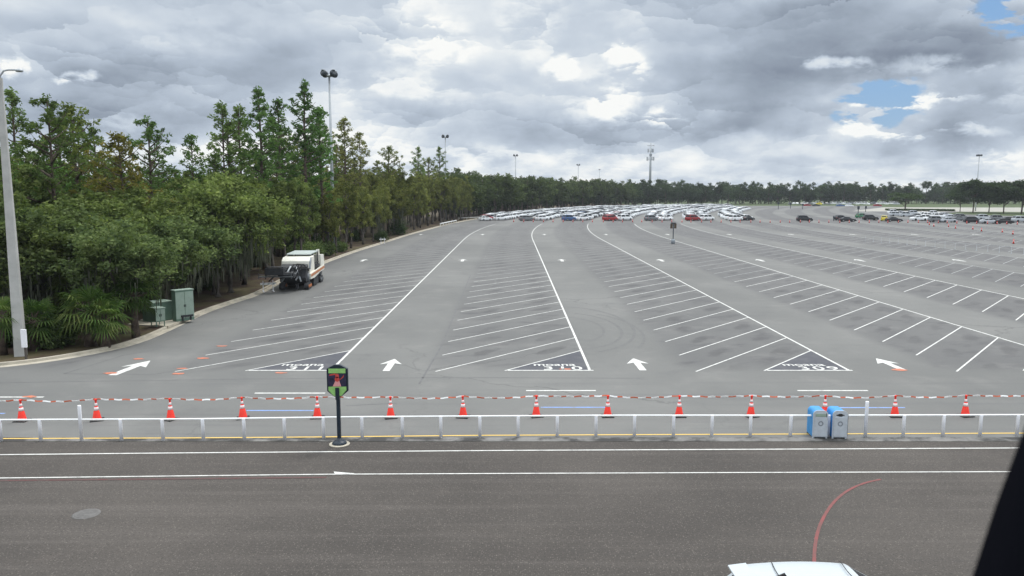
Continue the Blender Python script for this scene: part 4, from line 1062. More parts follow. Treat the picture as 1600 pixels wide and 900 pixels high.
# front left: oaks with moss, palms, shrubs
for px, Y, h, lab, key in ((192, 47.5, 7.2, 'grey trunked oak hung with moss just left of the cabinets', 'oak_a'), (90, 50, 8.0, 'dark trunked oak behind the hedge shrub', 'oak_b'), (262, 56, 7.0, 'mossy oak standing behind the green cabinets', 'oak_b'), (300, 60, 7.5, 'mossy oak right of the tall pale cabinet', 'oak_a'), (10, 47, 8.5, 'leafy oak behind the concrete lamp pole', 'oak_a'), (-60, 50, 9, 'leafy oak at the left edge', 'oak_b'), (140, 54, 8.0, 'leafy oak behind the row of palms', 'oak_a'), (335, 66, 8, 'pale mossy oak between the cabinets and the machine', 'oak_b')):
    plant(key, xfor(px, Y), Y, h, rnd.random() * 6, 'oak_tree', lab, 'tree', tint=(1.0, 1.02, 1.0))
for px, Y, key, h, lab in ((142, 43.6, 'palm_b', 3.6, 'palm with drooping fans left of the banded stump palm'), (166, 43.4, 'palm_b', 2.9, 'short palm with rough trunk left of the grey oak trunk'), (213, 46.3, 'palm_a', 3.9, 'palm just left of the concrete pad'), (56, 42.6, 'palm_b', 3.0, 'palm between the lamp pole and the hedge shrub'), (6, 41.2, 'palm_a', 3.3, 'palm left of the concrete lamp pole with browned fronds'), (120, 48, 'palm_a', 4.2, 'taller palm deeper behind the hedge shrub')):
    plant(key, xfor(px, Y), Y, h, rnd.random() * 6, 'palm_tree', lab, 'palm', tint=(1.0, 1, 1))
for px, Y, key, h, lab in ((78, 43.3, 'shrub_a', 2.1, 'rounded bright green shrub right of the lamp pole'), (98, 44.2, 'shrub_b', 1.7, 'low shrub right of the bright green shrub'), (62, 45.5, 'shrub_dark', 2.4, 'dark shrub behind the lamp pole'), (12, 43.5, 'shrub_dark', 2.0, 'dark shrub left of the lamp pole'),
                           (505, 107, 'shrub_a', 2.6, 'bushy palmetto at the foot of the first floodlight mast'), (488, 103, 'shrub_a', 2.8, 'bushy palmetto behind the cream machine hood'), (532, 114, 'shrub_b', 1.9, 'low green bush right of the first floodlight mast'), (472, 98, 'shrub_a', 3.0, 'bushy palmetto above the machine canopy'),
                           (622, 160, 'shrub_dark', 4.0, 'dark rounded bush beyond the small white barricade'), (595, 138, 'shrub_dark', 2.5, 'dark low bush behind the small white barricade')):
    plant(key, xfor(px, Y), Y, h, rnd.random() * 6, 'shrub', lab, 'shrub', tint=(1, 1.05, 1))
r4 = random.Random(9)
for i in range(46):
    Y = r4.uniform(48, 150); xx_ = kx(Y) - r4.uniform(5, 16)
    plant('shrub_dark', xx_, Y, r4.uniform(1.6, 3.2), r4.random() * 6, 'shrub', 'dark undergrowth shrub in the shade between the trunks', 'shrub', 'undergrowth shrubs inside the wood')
# background mass of woodland (uncountable)
def wood_mass(name, pts, label, seed, leaf=.35, m=None):
    rng = np.random.default_rng(seed); Cs = []
    for (x, y, r, h, n) in pts:
        c = rng.normal(size=(14, 3)); c /= np.linalg.norm(c, axis=1)[:, None]; c *= rng.uniform(.4, .9, 14)[:, None]
        c = c * (r, r, h * .45) + (x, y, h * .5); idx = rng.integers(0, 14, n); P = c[idx] + rng.normal(size=(n, 3)) * (r * .22, r * .22, h * .08); P[:, 2] = np.abs(P[:, 2]); Cs.append(P)
    V, Fq = leaves(np.concatenate(Cs), leaf, rng, 1.2, .7)
    return tag(np_mesh(name, V, Fq, m or M_leafdark), label, 'woodland', kind='stuff')
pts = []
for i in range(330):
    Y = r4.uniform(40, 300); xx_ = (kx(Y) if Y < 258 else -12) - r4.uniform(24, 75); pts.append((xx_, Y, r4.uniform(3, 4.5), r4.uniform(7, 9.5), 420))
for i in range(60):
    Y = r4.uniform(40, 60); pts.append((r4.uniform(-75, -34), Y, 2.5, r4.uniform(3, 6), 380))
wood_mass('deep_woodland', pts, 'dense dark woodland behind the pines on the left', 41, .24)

# far treeline, every tree an object
def far_tree(key, h, r, seed, n=1500, leaf=.42, m=None, low=.12, style=0):
    rng = np.random.default_rng(seed); b = MB(); b.tube([(0, 0, 0), (.2, 0, h * .5), (0, .2, h * .85)], [.3, .22, .1], 6)
    k = 22; c = rng.normal(size=(k, 3)); c /= np.linalg.norm(c, axis=1)[:, None]; c *= rng.uniform(.35, .9, k)[:, None]
    c = c * (r, r, h * (1 - low) / 2) + (0, 0, h * (1 + low) / 2)
    for q in c[:8]: b.tube([(0, 0, max(q[2] - r * .6, h * .2)), tuple(q)], [.12, .04], 4, cap=False)
    idx = rng.integers(0, k, n); P = c[idx] + rng.normal(size=(n, 3)) * (r * .17, r * .17, h * .035)
    V, Fq = leaves(P, leaf, rng, 1.2, .6)
    t = b.build('tmp', M_bark, recalc=False); tv = np.array([v.co[:] for v in t.data.vertices]); tf = [list(p.vertices) for p in t.data.polygons if len(p.vertices) == 4]
    me = t.data; bpy.data.objects.remove(t)
    allV = np.concatenate([tv, V]); allF = np.concatenate([np.array(tf), Fq + len(tv)]); mi = np.concatenate([np.zeros(len(tf)), np.ones(len(Fq))])
    LIB[key] = np_mesh('far_tree', allV, allF, [M_bark, m or M_leafdark], mi, link=False); H0[key] = h
far_tree('far_a', 16, 5.0, 51); far_tree('far_b', 18, 4.4, 52, low=.3); far_tree('far_c', 14, 6.0, 53); far_tree('far_d', 20, 4.6, 54, n=1200, low=.62); far_tree('far_e', 17, 3.6, 55, n=1300, low=.05)
line = [(-16, 266), (-10, 292), (-1, 325), (7, 355), (17, 387), (31, 420), (46, 450), (62, 480), (78, 508), (96, 534), (125, 550), (180, 572), (260, 590), (340, 585), (400, 560), (450, 520), (480, 470)]
seglen = [math.dist(a, c) for a, c in zip(line, line[1:])]; tot = sum(seglen)
def along(s):
    for (a, c), L in zip(zip(line, line[1:]), seglen):
        if s <= L: t = s / L; return a[0] + (c[0] - a[0]) * t, a[1] + (c[1] - a[1]) * t
        s -= L
    return line[-1]
tpx = [690, 745, 800, 880, 960, 1060, 1200, 1300, 1440, 1520, 1600, 1800]; tpy = [262, 268, 272, 278, 281, 281, 284, 283, 287, 282, 282, 280]
rf = random.Random(12); s = 0; nfar = 0
while s < tot:
    x, y = along(s)
    for row in range(3):
        xx_ = x + rf.uniform(-2, 2) + (-4.5 * row if y < 500 else 0); yy_ = y + rf.uniform(-3, 3) + (row * 9 if y > 500 else 0)
        px = 800 + xx_ / yy_ * F
        top = float(np.interp(px, tpx, tpy)) + rf.uniform(-1, 9) - (row * 1.2)
        key = rf.choice(['far_a', 'far_b', 'far_c', 'far_e', 'far_a'])
        if rf.random() < .03 and y > 480: key = 'far_d'; top -= 5
        h = zfor(yy_, top); sc = h / H0[key]
        o = bpy.data.objects.new('broadleaf_tree', LIB[key]); col.objects.link(o); o.location = (xx_, yy_, 0); o.scale = (sc * rf.uniform(.9, 1.15),) * 2 + (sc,)
        o.rotation_euler.z = rf.random() * 6.28
        if y < 500: v = rf.uniform(.95, 1.3); o.color = (v * 1.25, v * 1.1, v, 1)
        else: v = rf.uniform(.75, 1.1); o.color = (v, v * .98, v * 1.05, 1)
        zone = 'along the back of the wood left of the parked cars' if y < 505 else 'on the skyline near the phone tower' if px < 1150 else 'on the skyline beyond the empty far lot' if px < 1400 else 'on the skyline at far right'
        tag(o, 'dark broadleaf tree ' + zone + (', in front' if row == 0 else ', set back'), 'tree', 'treeline ' + zone); nfar += 1
    s += 6.6 if x < 80 else 8.6
print('far trees', nfar)
pts = []; s = 0
while s < tot:
    x, y = along(s); 
    for k in range(2): pts.append((x + (-6 if y < 500 else 0) + rf.uniform(-3, 3), y + (6 if y > 500 else 0) + rf.uniform(-3, 3) + k * 8 * (y > 500), 5.5, rf.uniform(9, 14), 520))
    s += 7.0
wood_mass('treeline_undergrowth', pts, 'dark undergrowth filling the foot of the distant treeline', 43, .5)
# distinct trees at right
far_tree('spread', 9, 6.2, 61, n=2600, leaf=.30, low=.42); far_tree('oakr', 14, 8.0, 62, n=8500, leaf=.36, low=.24); far_tree('oakr2', 14, 7.0, 63, n=8000, leaf=.36, low=.22)
def solo(key, px, Y, top, name, lab, wide=1.0, col_=(1, 1, 1)):
    h = zfor(Y, top); sc = h / H0[key]; o = bpy.data.objects.new(name, LIB[key]); col.objects.link(o)
    o.location = (xfor(px, Y), Y, 0); o.scale = (sc * wide, sc * wide, sc); o.rotation_euler.z = px; o.color = col_ + (1,); tag(o, lab, 'tree')
solo('spread', 1414, 383, 299, 'oak_tree', 'lone spreading tree on the hedge island at right', 1.25, (1.1, 1.1, 1))
for i, (px, Y, t, w_) in enumerate(((1520, 330, 277, .85), (1545, 338, 281, .8), (1568, 325, 280, .9), (1596, 318, 277, 1.0), (1640, 320, 278, 1), (1500, 352, 286, .7))):
    solo('oakr' if i % 2 else 'oakr2', px, Y, t, 'oak_tree', 'large dark oak on the right hand verge, ' + ['left of the pair under the floodlight mast', 'second from the left under the mast', 'third along behind the silver cars', 'cut by the right edge of the view', 'just outside the right edge', 'smallest, at the left end of the group'][i], w_ * 1.05, (.8, .8, .85))
# clipped hedge on the island
rng = np.random.default_rng(77); a, c = G(1384, 329), G(1491, 330.2); n = 5200
t = rng.uniform(0, 1, n); P = np.stack([a[0] + (c[0] - a[0]) * t, a[1] + (c[1] - a[1]) * t + rng.uniform(-1, 1, n), rng.uniform(0, .95, n)], 1)
V, Fq = leaves(P, .22, rng); tag(np_mesh('hedge', V, Fq, M_leafdark), 'long low clipped hedge under the lone spreading tree', 'hedge')

# ------------------------------------------------------------------ cars
def car_meshes(kind, hi=False):
    """returns dict of meshes; length along +x"""
    if kind == 'sedan': L, W, belt, roof = 4.7, 1.82, .92, 1.44; prof = [(-2.33, .55), (-2.30, .92), (-1.75, 1.0), (-1.4, .98), (.95, .96), (2.0, .80), (2.30, .62), (2.34, .42)]; g0, g1, r0, r1 = -1.75, 1.05, -1.0, .25
    elif kind == 'suv': L, W, belt, roof = 4.6, 1.86, 1.02, 1.68; prof = [(-2.28, .6), (-2.26, 1.05), (-2.1, 1.08), (-1.4, 1.06), (1.05, 1.04), (2.0, .96), (2.26, .75), (2.30, .45)]; g0, g1, r0, r1 = -2.15, 1.15, -1.8, .45
    elif kind == 'van': L, W, belt, roof = 5.1, 1.98, 1.05, 1.78; prof = [(-2.53, .6), (-2.5, 1.08), (-2.4, 1.1), (-1.4, 1.08), (1.35, 1.06), (2.2, .92), (2.5, .7), (2.55, .45)]; g0, g1, r0, r1 = -2.4, 1.75, -2.15, .75
    else: L, W, belt, roof = 4.2, 1.76, .95, 1.50; prof = [(-2.08, .6), (-2.05, 1.0), (-1.95, 1.02), (-1.2, .99), (.95, .97), (1.8, .84), (2.06, .62), (2.1, .42)]; g0, g1, r0, r1 = -1.95, 1.05, -1.55, .3
    b = MB(); hwid = W / 2; N = 9 if not hi else 13
    vs = []; K = 0
    st = prof
    for i, (x, zt_) in enumerate(st):
        e_ = 1 - .10 * (abs(x) / (L / 2)) ** 6
        hw_ = hwid * e_
        ring = [(hw_ * .96, .22), (hw_, .42), (hw_, min(.72, zt_ - .03)), (hw_ * .97, zt_ - .06), (hw_ * .90, zt_), (0, zt_ + .03)]
        ring = ring + [(-p[0], p[1]) for p in ring[-2::-1]]
        K = len(ring); vs += [(x, p[0], p[1]) for p in ring]
    fs = [(i * K + j, i * K + j + 1, (i + 1) * K + j + 1, (i + 1) * K + j) for i in range(len(st) - 1) for j in range(K - 1)]
    fs += [(i * K + K - 1, i * K, (i + 1) * K, (i + 1) * K + K - 1) for i in range(len(st) - 1)]
    fs += [tuple(range(K)), tuple((len(st) - 1) * K + j for j in range(K))[::-1]]
    b.add(vs, fs, 0, True)
    # greenhouse with crowned roof, pillars in body colour
    m_ = 10 if not hi else 20; n_ = 6 if not hi else 12
    def rz(x_, yy_): 
        u = (x_ - r0) / (r1 - r0); return roof - .05 * (2 * u - 1) ** 2 - .07 * (yy_ / (hwid * .78)) ** 4
    rw = hwid * .76; bw = hwid * .93
    grid = []
    for i in range(m_ + 1):
        x_ = r0 + (r1 - r0) * i / m_
        for j in range(n_ + 1):
            y_ = -rw + 2 * rw * j / n_; grid.append((x_, y_, rz(x_, y_)))
    fs = [(i * (n_ + 1) + j, (i + 1) * (n_ + 1) + j, (i + 1) * (n_ + 1) + j + 1, i * (n_ + 1) + j + 1) for i in range(m_) for j in range(n_)]
    b.add(grid, fs, 0, True)
    q = lambda x_, y_, z_: (x_, y_, z_)
    zr0, zr1 = rz(r0, rw), rz(r1, rw); zb_ = belt - .02
    T4 = [q(r0, -rw, zr0), q(r1, -rw, zr1), q(r1, rw, zr1), q(r0, rw, zr0)]; B4 = [q(g0, -bw, zb_), q(g1, -bw, zb_), q(g1, bw, zb_), q(g0, bw, zb_)]
    b.add(B4 + T4, [(0, 1, 5, 4), (1, 2, 6, 5), (2, 3, 7, 6), (3, 0, 4, 7)], 0)
    gb = MB()
    def pane(a, b_, c_, d_, ins=.06, out=.012, lo=.08, hi_=.1):
        A, B_, C_, D = map(Vector, (a, b_, c_, d_)); nrm = (B_ - A).cross(D - A).normalized() * out
        def bl(u, v): return (A.lerp(B_, u)).lerp(D.lerp(C_, u), v) + nrm
        gb.add([bl(ins, lo), bl(1 - ins, lo), bl(1 - ins, 1 - hi_), bl(ins, 1 - hi_)], [(0, 1, 2, 3)])
    # sides split by a B pillar
    for sgn in (-1, 1):
        if sgn < 0: a, c_ = 0, 1
        A, B_, C_, D = (B4[0], B4[1], T4[1], T4[0]) if sgn < 0 else (B4[2], B4[3], T4[3], T4[2])
        A, B_, C_, D = map(Vector, (A, B_, C_, D))
        for u0, u1 in ((.03, .48), (.52, .97)):
            pane(A.lerp(B_, u0), A.lerp(B_, u1), D.lerp(C_, u1), D.lerp(C_, u0), ins=.03)
    pane(B4[1], B4[2], T4[2], T4[1], .05); pane(B4[3], B4[0], T4[0], T4[3], .07)
    wh = MB(); R_ = .33
    out = {'wheels': [(x_, s_ * (hwid - .10), R_) for x_ in (-L * .29, L * .30) for s_ in (-1, 1)], 'L': L, 'W': W}
    body = b.build('body', [M_paint]); glass = gb.build('windows', M_glass, recalc=False)
    w_ = MB(); w_.tube([(0, -.11, 0), (0, .11, 0)], R_, 16); wheel = w_.build('wheel', M_rubber)
    h_ = MB(); h_.tube([(0, -.118, 0), (0, .118, 0)], R_ * .6, 12); hub = h_.build('hub', M_chrome)
    hl = MB(); hl.box((0, 0, 0), (.12, .36, .14)); head = hl.build('headlight', M_lampglass, bevel=.02)
    tl = MB(); tl.box((0, 0, 0), (.06, .26, .2)); tail = tl.build('tail_lamp', M_taillamp, bevel=.02)
    for nme, o in (('body', body), ('glass', glass), ('wheel', wheel), ('hub', hub), ('head', head), ('tail', tail)): out[nme] = o.data; bpy.data.objects.remove(o)
    out['hz'] = st[-2][1] + .04; out['tz'] = .85
    return out
CM = {k: car_meshes(k) for k in ('sedan', 'suv', 'van', 'hatch')}
WORD = {'sedan': 'saloon', 'suv': 'sport utility car', 'van': 'people carrier', 'hatch': 'small hatchback'}
COL = {'white': (.80, .82, .83), 'silver': (.46, .49, .52), 'grey': (.16, .17, .18), 'black': (.014, .015, .018), 'red': (.28, .012, .016), 'blue': (.05, .11, .24), 'yellow': (.70, .58, .04), 'green': (.05, .20, .10), 'tan': (.32, .27, .2)}
def mesh_obj(n, me, parent, loc=(0, 0, 0), rz=0):
    o = bpy.data.objects.new(n, me); col.objects.link(o); o.parent = parent; o.location = loc; o.rotation_euler.z = rz; return o
def place_car(kind, x, y, rz, colour, label, group=None, detail=2):
    M_ = CM[kind]; e = empty('parked_car', (x, y, 0), rz, label, 'car', group); k = rnd.uniform(.96, 1.08); e.scale = (k, 1.02, 1.08 * rnd.uniform(.95, 1.07))
    b = mesh_obj('body', M_['body'], e); c_ = COL[colour]; k = rnd.uniform(.93, 1.05); b.color = (c_[0] * k, c_[1] * k, c_[2] * k, 1)
    mesh_obj('windows', M_['glass'], e)
    if detail >= 1:
        for (wx, wy, wz) in M_['wheels']:
            w_ = mesh_obj('wheel', M_['wheel'], e, (wx, wy, wz))
            if detail > 1: mesh_obj('hub', M_['hub'], w_)
    if detail > 1:
        for s_ in (-1, 1):
            mesh_obj('headlight', M_['head'], e, (M_['L'] / 2 - .10, s_ * M_['W'] * .36, M_['hz'])); mesh_obj('tail_lamp', M_['tail'], e, (-M_['L'] / 2 + .02, s_ * M_['W'] * .36, M_['tz']))
    return e
ordn = ['leftmost', 'second', 'third', 'fourth', 'fifth', 'sixth', 'seventh']
rc = random.Random(21)
front_cols = {0: ['white', 'white', 'red', 'white'], 1: ['grey', 'white', 'tan', 'white'], 2: ['blue', 'white', 'white', 'silver'], 3: ['red', 'white', 'red', 'silver'], 4: ['grey', 'white', 'silver', 'white'], 5: ['red', 'white', 'black', 'white'], 6: ['white', 'black', 'grey', 'white']}
front_kind = {6: ['van', 'sedan', 'suv', 'suv']}
spots = []; stuff_spots = []
for k in range(7):
    y0 = 246.5; i = 0
    yend = [440, 470, 485, 485, 480, 430, 400][k]
    while y0 + i * 3.6 < yend:
        y = y0 + i * 3.6; sl = math.atan2(rowx(k, y + 2) - rowx(k, y - 2), 4.0); an = ANG - sl * 1.3
        for j, t in enumerate((.26, .76)):
            L = STALL_W / math.cos(ANG); x = rowx(k, y) - L * t * math.cos(an) - .9; yy_ = y - L * t * math.sin(an) + 0
            if rc.random() < .03 and i > 1: continue
            spots.append((i, k, j, x, yy_, an)) 
        i += 1
spots.sort(key=lambda q: q[4] - (0 if q[2] else 0))
lowV = []
nind = 0
for (i, k, j, x, y, an) in spots:
    kind = rc.choice(['sedan', 'suv', 'suv', 'suv', 'hatch', 'van']); r_ = rc.random()
    colour = 'white' if r_ < .66 else 'silver' if r_ < .86 else 'grey' if r_ < .93 else rc.choice(['blue', 'black', 'red'])
    flip = math.pi if rc.random() < .1 else 0
    if i < 2:
        idx = i * 2 + (1 - j); colour = front_cols[k][idx]; flip = 0
        if k in front_kind: kind = front_kind[k][idx]
    if nind < 232:
        if i < 2: lab = '%s %s, %s at the near end of the %s packed row' % (colour, WORD[kind], {(0, 1): 'foremost', (0, 0): 'second', (1, 1): 'third', (1, 0): 'fourth'}[(i, j)], ordn[k])
        else: lab = '%s %s among the cars deep in the %s packed row' % (colour, WORD[kind], ordn[k])
        x += rc.uniform(-.35, .35); y += rc.uniform(-.35, .35)
        place_car(kind, x, y, an + flip, colour, lab, 'cars packed in curving rows across the back of the lot', 2 if i < 2 else 1); nind += 1
    else: stuff_spots.append((kind, x, y, an + flip, colour))
# the deep remainder of the packed rows, beyond counting, as one object
sv = []; sf = []; smi = []; off = 0; cols_ = ['white', 'silver', 'grey']
for (kind, x, y, an, colour) in stuff_spots:
    ci = {'white': 0, 'silver': 1}.get(colour, 2)
    for me, mi_ in ((CM[kind]['body'], ci), (CM[kind]['glass'], 3)):
        V = np.array([v.co[:] for v in me.vertices]); c_, s_ = math.cos(an), math.sin(an)
        V = np.stack([V[:, 0] * c_ - V[:, 1] * s_ + x, V[:, 0] * s_ + V[:, 1] * c_ + y, V[:, 2]], 1)
        sv.append(V)
        for p in me.polygons: sf.append([off + q for q in p.vertices]); smi.append(mi_)
        off += len(V)
MS = [mat('far_paint_' + c_, COL[c_], .35, var=.03) for c_ in cols_] + [M_glass]
me = bpy.data.meshes.new('distant_parked_cars'); me.from_pydata(np.concatenate(sv).tolist(), [], sf)
for m_ in MS: me.materials.append(m_)
me.polygons.foreach_set('material_index', smi); me.update()
o = bpy.data.objects.new('distant_parked_cars', me); col.objects.link(o); tag(o, 'mass of white cars filling the far ends of the parked rows', 'cars', kind='stuff')
print('individual cars', nind, 'stuff', len(stuff_spots))
# cars at right
def car_px(px, py, kind, colour, rz, label, group=None, detail=2):
    x, y = G(px, py); place_car(kind, x, y + .9, rz, colour, label, group, detail)
car_px(1258.5, 346.3, 'suv', 'black', R(-6), 'dark sport utility car alone in the middle of the empty lot')
car_px(1326, 346.8, 'sedan', 'black', R(-6), 'black saloon right of the standing person')
car_px(1316, 344.5, 'hatch', 'black', R(10), 'dark hatchback half hidden behind the black saloon')
car_px(1348, 341, 'hatch', 'green', R(20), 'small green car by the dark sign post')
car_px(1362, 344.5, 'suv', 'black', R(-5), 'black sport utility car between the green and yellow cars')
car_px(1384, 345.5, 'hatch', 'yellow', R(60), 'small yellow car squeezed between two black cars')
car_px(1399, 346.8, 'sedan', 'black', R(-7), 'black saloon right of the yellow car')
grp = 'cars parked at the right edge of the lot'
data = [(1438, 345.0, 'sedan', 'white'), (1450, 344.6, 'suv', 'white'), (1466, 347.4, 'suv', 'grey'), (1484, 347.6, 'sedan', 'silver'), (1500, 345.0, 'sedan', 'grey'), (1523, 348.6, 'suv', 'black'), (1548, 349.6, 'sedan', 'silver'), (1571, 349.8, 'sedan', 'black'), (1598, 347.5, 'suv', 'silver'),
        (1402, 338.0, 'suv', 'silver'), (1418, 338.8, 'suv', 'silver'), (1436, 340.0, 'sedan', 'grey'), (1452, 340.2, 'suv', 'white'), (1470, 341.2, 'suv', 'white'), (1488, 342.6, 'sedan', 'silver'), (1504, 343.2, 'suv', 'grey'), (1540, 343.8, 'suv', 'silver'), (1562, 345.0, 'suv', 'grey'), (1580, 346.5, 'sedan', 'black'),
        (1398, 334.9, 'suv', 'white'), (1411, 335.2, 'sedan', 'silver'), (1430, 336.2, 'suv', 'silver'), (1446, 336.6, 'sedan', 'white'), (1462, 337.0, 'suv', 'white'), (1478, 338.2, 'sedan', 'silver'), (1622, 351, 'sedan', 'silver')]
where = ['by the cones at right', 'in the middle rank at right', 'by the far hedge']
for q, (px, py, kind, colour) in enumerate(data):
    rk = 0 if q < 9 else 1 if q < 19 else 2; pos = ['toward the left end', 'near the middle', 'toward the right end'][min(2, int((px - 1395) / 70))]
    car_px(px, py, kind, colour, R(rc.uniform(-12, 2)), '%s %s %s, %s' % (colour, WORD[kind], where[rk], pos), grp, 1)
# row of far cars beyond the empty lot
for q in range(34):
    px = 1236 + q * 5.0 + rc.uniform(-1, 1); py = 319.4 + (.7 if q % 3 == 0 else 0)
    colour = rc.choice(['white', 'white', 'white', 'silver', 'white', 'grey', 'red' if q in (9, 22) else 'white']); kind = rc.choice(['sedan', 'suv', 'van'])
    if q == 9: colour = 'yellow'
    car_px(px, py, kind, colour, R(rc.uniform(60, 110)), '%s %s in the thin far row below the skyline trees' % (colour, WORD[kind]), 'far row of cars beyond the empty lot', 0)
for px, py, c_ in ((1262, 322.3, 'red'), (1276, 322.4, 'black'), (1314, 322.6, 'blue'), (1328, 322.8, 'white'), (1372, 322.6, 'red')):
    car_px(px, py, 'sedan', c_, R(-5), '%s saloon standing just in front of the far row of cars' % c_, 'loose cars before the far row', 0)

# small cones across the lot
def make_small_cone():
    b = MB(); b.box((0, 0, .02), (.38, .38, .04)); b.lathe([(.15, .04), (.03, .75)], n=8); 
    b.lathe([(.098, .38), (.082, .5)], n=8, mi=1); b.build; return b
sc_me = MB(); sc_me.box((0, 0, .02), (.40, .40, .04), 2); sc_me.lathe([(.155, .04), (.035, .80)], n=10); sc_me.lathe([(.108, .40), (.092, .52)], n=10, mi=1)
sc_o = sc_me.build('traffic_cone', [M_coneo, M_conew, M_rubber]); SC = sc_o.data; bpy.data.objects.remove(sc_o)
def sc(x, y, lab, grp_): o = bpy.data.objects.new('traffic_cone', SC); col.objects.link(o); o.location = (x, y, 0); tag(o, lab, 'traffic cone', grp_)
px = 803.0
while px < 1600:
    py = float(np.interp(px, [800, 1200, 1440, 1600], [346.8, 347.8, 348.2, 351]))
    z_ = 'in front of the packed white rows' if px < 1200 else 'in front of the lone dark cars' if px < 1410 else 'in front of the right hand cars'
    sc(*G(px + rc.uniform(-1, 1), py), 'tiny orange cone in the long far line ' + z_, 'far line of cones, ' + z_); px += 15.4
for n_, (px, py) in enumerate([(1452, 351.5), (1459, 354), (1482, 354.6), (1493, 357.2), (1520, 358.6), (1533.5, 361.5), (1566, 363.3), (1582.5, 366.5), (1583.5, 381)]):
    sc(*G(px, py), 'small orange cone of the slanting line at right' + (', nearest and alone' if n_ == 8 else ''), 'slanting line of cones at right')
# thin posts and wire across the right of the lot
g0, g1 = G(1352, 377), G(1640, 401.5)
e = empty('wire_fence', (0, 0, 0), label='faint thin white posts with wire crossing the right of the lot', cat='fence')
P = []
for q in range(19):
    t = q / 18; x, y = g0[0] + (g1[0] - g0[0]) * t, g0[1] + (g1[1] - g0[1]) * t; P.append((x, y))
    b = MB(); b.lathe([(.12, 0), (.11, .04), (.017, .06), (.017, .95)], (x, y, 0), 8); b.build('post', M_galv, e)
b = MB(); b.tube([(x, y, .95) for x, y in P], .012, 4); b.build('wire', M_galv, e)

# foreground white car seen from above at the bottom edge
CM['hero'] = car_meshes('hatch', True)
def hero():
    M_ = CM['hero']; X0, Y0 = xfor(1240, 14.2, 1.5) + .30, 13.95
    e = empty('white_car', (X0 + .55, Y0, 0), R(1.5), 'white car passing on the near road, only its roof in view', 'car'); e.scale = (1.1, 1.08, 1.08)
    b = mesh_obj('body', M_['body'], e); b.color = (.47, .51, .53, 1); mesh_obj('windows', M_['glass'], e)
    for q in M_['wheels']: w_ = mesh_obj('wheel', M_['wheel'], e, q); mesh_obj('hub', M_['hub'], w_)
    for s_ in (-1, 1):
        mesh_obj('headlight', M_['head'], e, (M_['L'] / 2 - .10, s_ * .62, M_['hz'])); mesh_obj('tail_lamp', M_['tail'], e, (-M_['L'] / 2 + .02, s_ * .62, M_['tz']))
    b = MB(); b.prism([(-1.18, 1.49), (-1.02, 1.56), (-.98, 1.50)], 'y', -.02, .02); b.build('aerial_fin', M_rubber, e)
    b = MB(); b.prism([(-1.82, 1.42), (-1.5, 1.46), (-1.5, 1.43), (-1.82, 1.39)], 'y', -.60, .60); o = b.build('spoiler', M_paint, e); o.color = (.47, .51, .53, 1)
    for x_ in (-1.12, .12):
        b = MB(); b.tube([(x_ + .10 * (abs(t) ** 2), t * .64, 1.512 - .07 * abs(t) ** 4) for t in np.linspace(-1, 1, 13)], .008, 5); b.build('roof_seam', M_rubber, e)
hero()

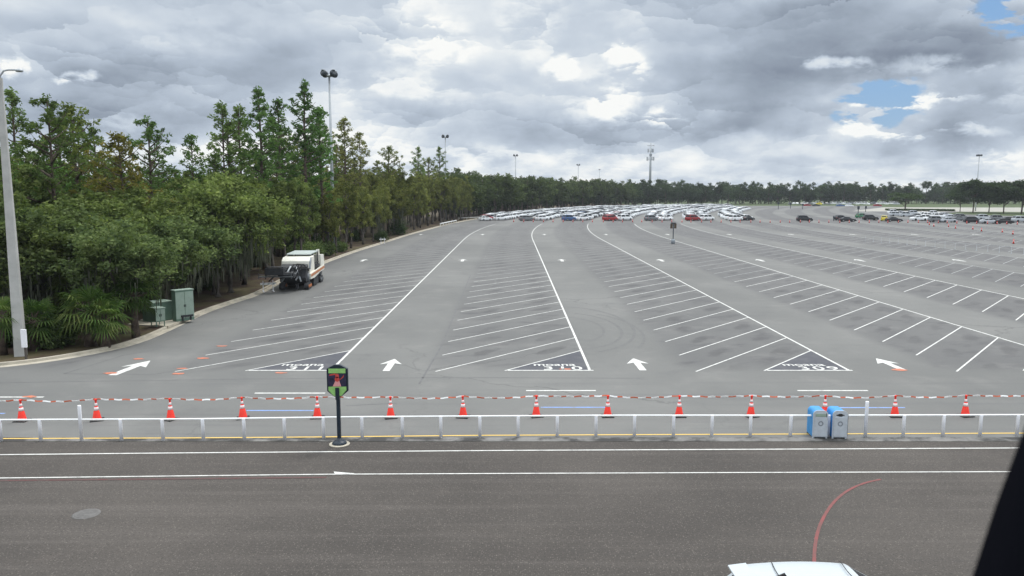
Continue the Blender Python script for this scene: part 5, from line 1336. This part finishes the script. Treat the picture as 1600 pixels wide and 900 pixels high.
# a person standing in the far lot
def person(px, py):
    x, y = G(px, py); e = empty('person', (x, y, 0), R(20), 'person in dark clothes standing left of the black saloon', 'person')
    vs = [(0, 0, .95), (0, 0, 1.15), (0, 0, 1.38), (0, .0, 1.50), (0, .02, 1.60), (0, .02, 1.72), (.10, 0, .90), (.12, .04, .5), (.13, 0, .09), (.13, .14, .04), (-.10, 0, .90), (-.12, -.04, .5), (-.13, -.08, .09), (-.13, .06, .04),
          (.19, 0, 1.40), (.26, -.02, 1.12), (.27, .06, .86), (-.19, 0, 1.40), (-.26, -.02, 1.12), (-.27, .06, .86)]
    es = [(0, 1), (1, 2), (2, 3), (3, 4), (4, 5), (0, 6), (6, 7), (7, 8), (8, 9), (0, 10), (10, 11), (11, 12), (12, 13), (2, 14), (14, 15), (15, 16), (2, 17), (17, 18), (18, 19)]
    rad = [.15, .14, .17, .065, .09, .08, .095, .065, .045, .04, .095, .065, .045, .04, .06, .045, .035, .06, .045, .035]
    me = bpy.data.meshes.new('body'); me.from_pydata(vs, es, []); o = bpy.data.objects.new('body', me); col.objects.link(o); o.parent = e
    md = o.modifiers.new('Skin', 'SKIN'); o.modifiers.new('Sub', 'SUBSURF').levels = 1
    for i, r_ in enumerate(rad): me.skin_vertices[0].data[i].radius = (r_, r_)
    me.skin_vertices[0].data[0].use_root = True; me.materials.append(M_navy)
try: person(1302.5, 345.5)
except Exception as ex: print('person failed', ex)

# window post of the raised cabin the view is taken from
e = empty('cabin_window_frame', (0, 0, H), label='blurred black window post in the lower right corner', cat='window frame')
def ray(px, py, d):
    u = (px - 800) / F; v = (450 - py) / F; return (u * d, (cp + v * sp) * d, (v * cp - sp) * d)
A = [ray(1634, 590, .62), ray(1596, 680, .62), ray(1555, 790, .62), ray(1519, 900, .62), ray(1485, 1010, .62)]
b = MB(); k_ = .115; vs = []
for p in A:
    vs += [(p[0], p[1], p[2]), (p[0] + .015, p[1] - .02, p[2]), (p[0] + k_, p[1] - .02, p[2]), (p[0] + k_, p[1] + .05, p[2]), (p[0] + .06, p[1] + .05, p[2])]
fs = [(i * 5 + j, i * 5 + (j + 1) % 5, (i + 1) * 5 + (j + 1) % 5, (i + 1) * 5 + j) for i in range(4) for j in range(5)] + [(0, 1, 2, 3, 4), (24, 23, 22, 21, 20)]
b.add(vs, fs, 0, True); b.build('post', M_frame, e)

# ------------------------------------------------------------------ haze
b = MB(); b.box((100, 300, 28.5), (1400, 1500, 60)); hz_o = b.build('haze', [])
m = bpy.data.materials.new('haze_air'); m.use_nodes = True; T = NT(m.node_tree)
pv = T.n('ShaderNodeVolumePrincipled', ins={'Color': c3(.86, .92, 1.0), 'Density': 0.00013, 'Anisotropy': 0.2})
out = T.n('ShaderNodeOutputMaterial'); m.node_tree.links.new(pv.outputs[0], out.inputs['Volume'])
hz_o.data.materials.append(m); tag(hz_o, 'thin pale haze over the car park', 'haze', kind='stuff')
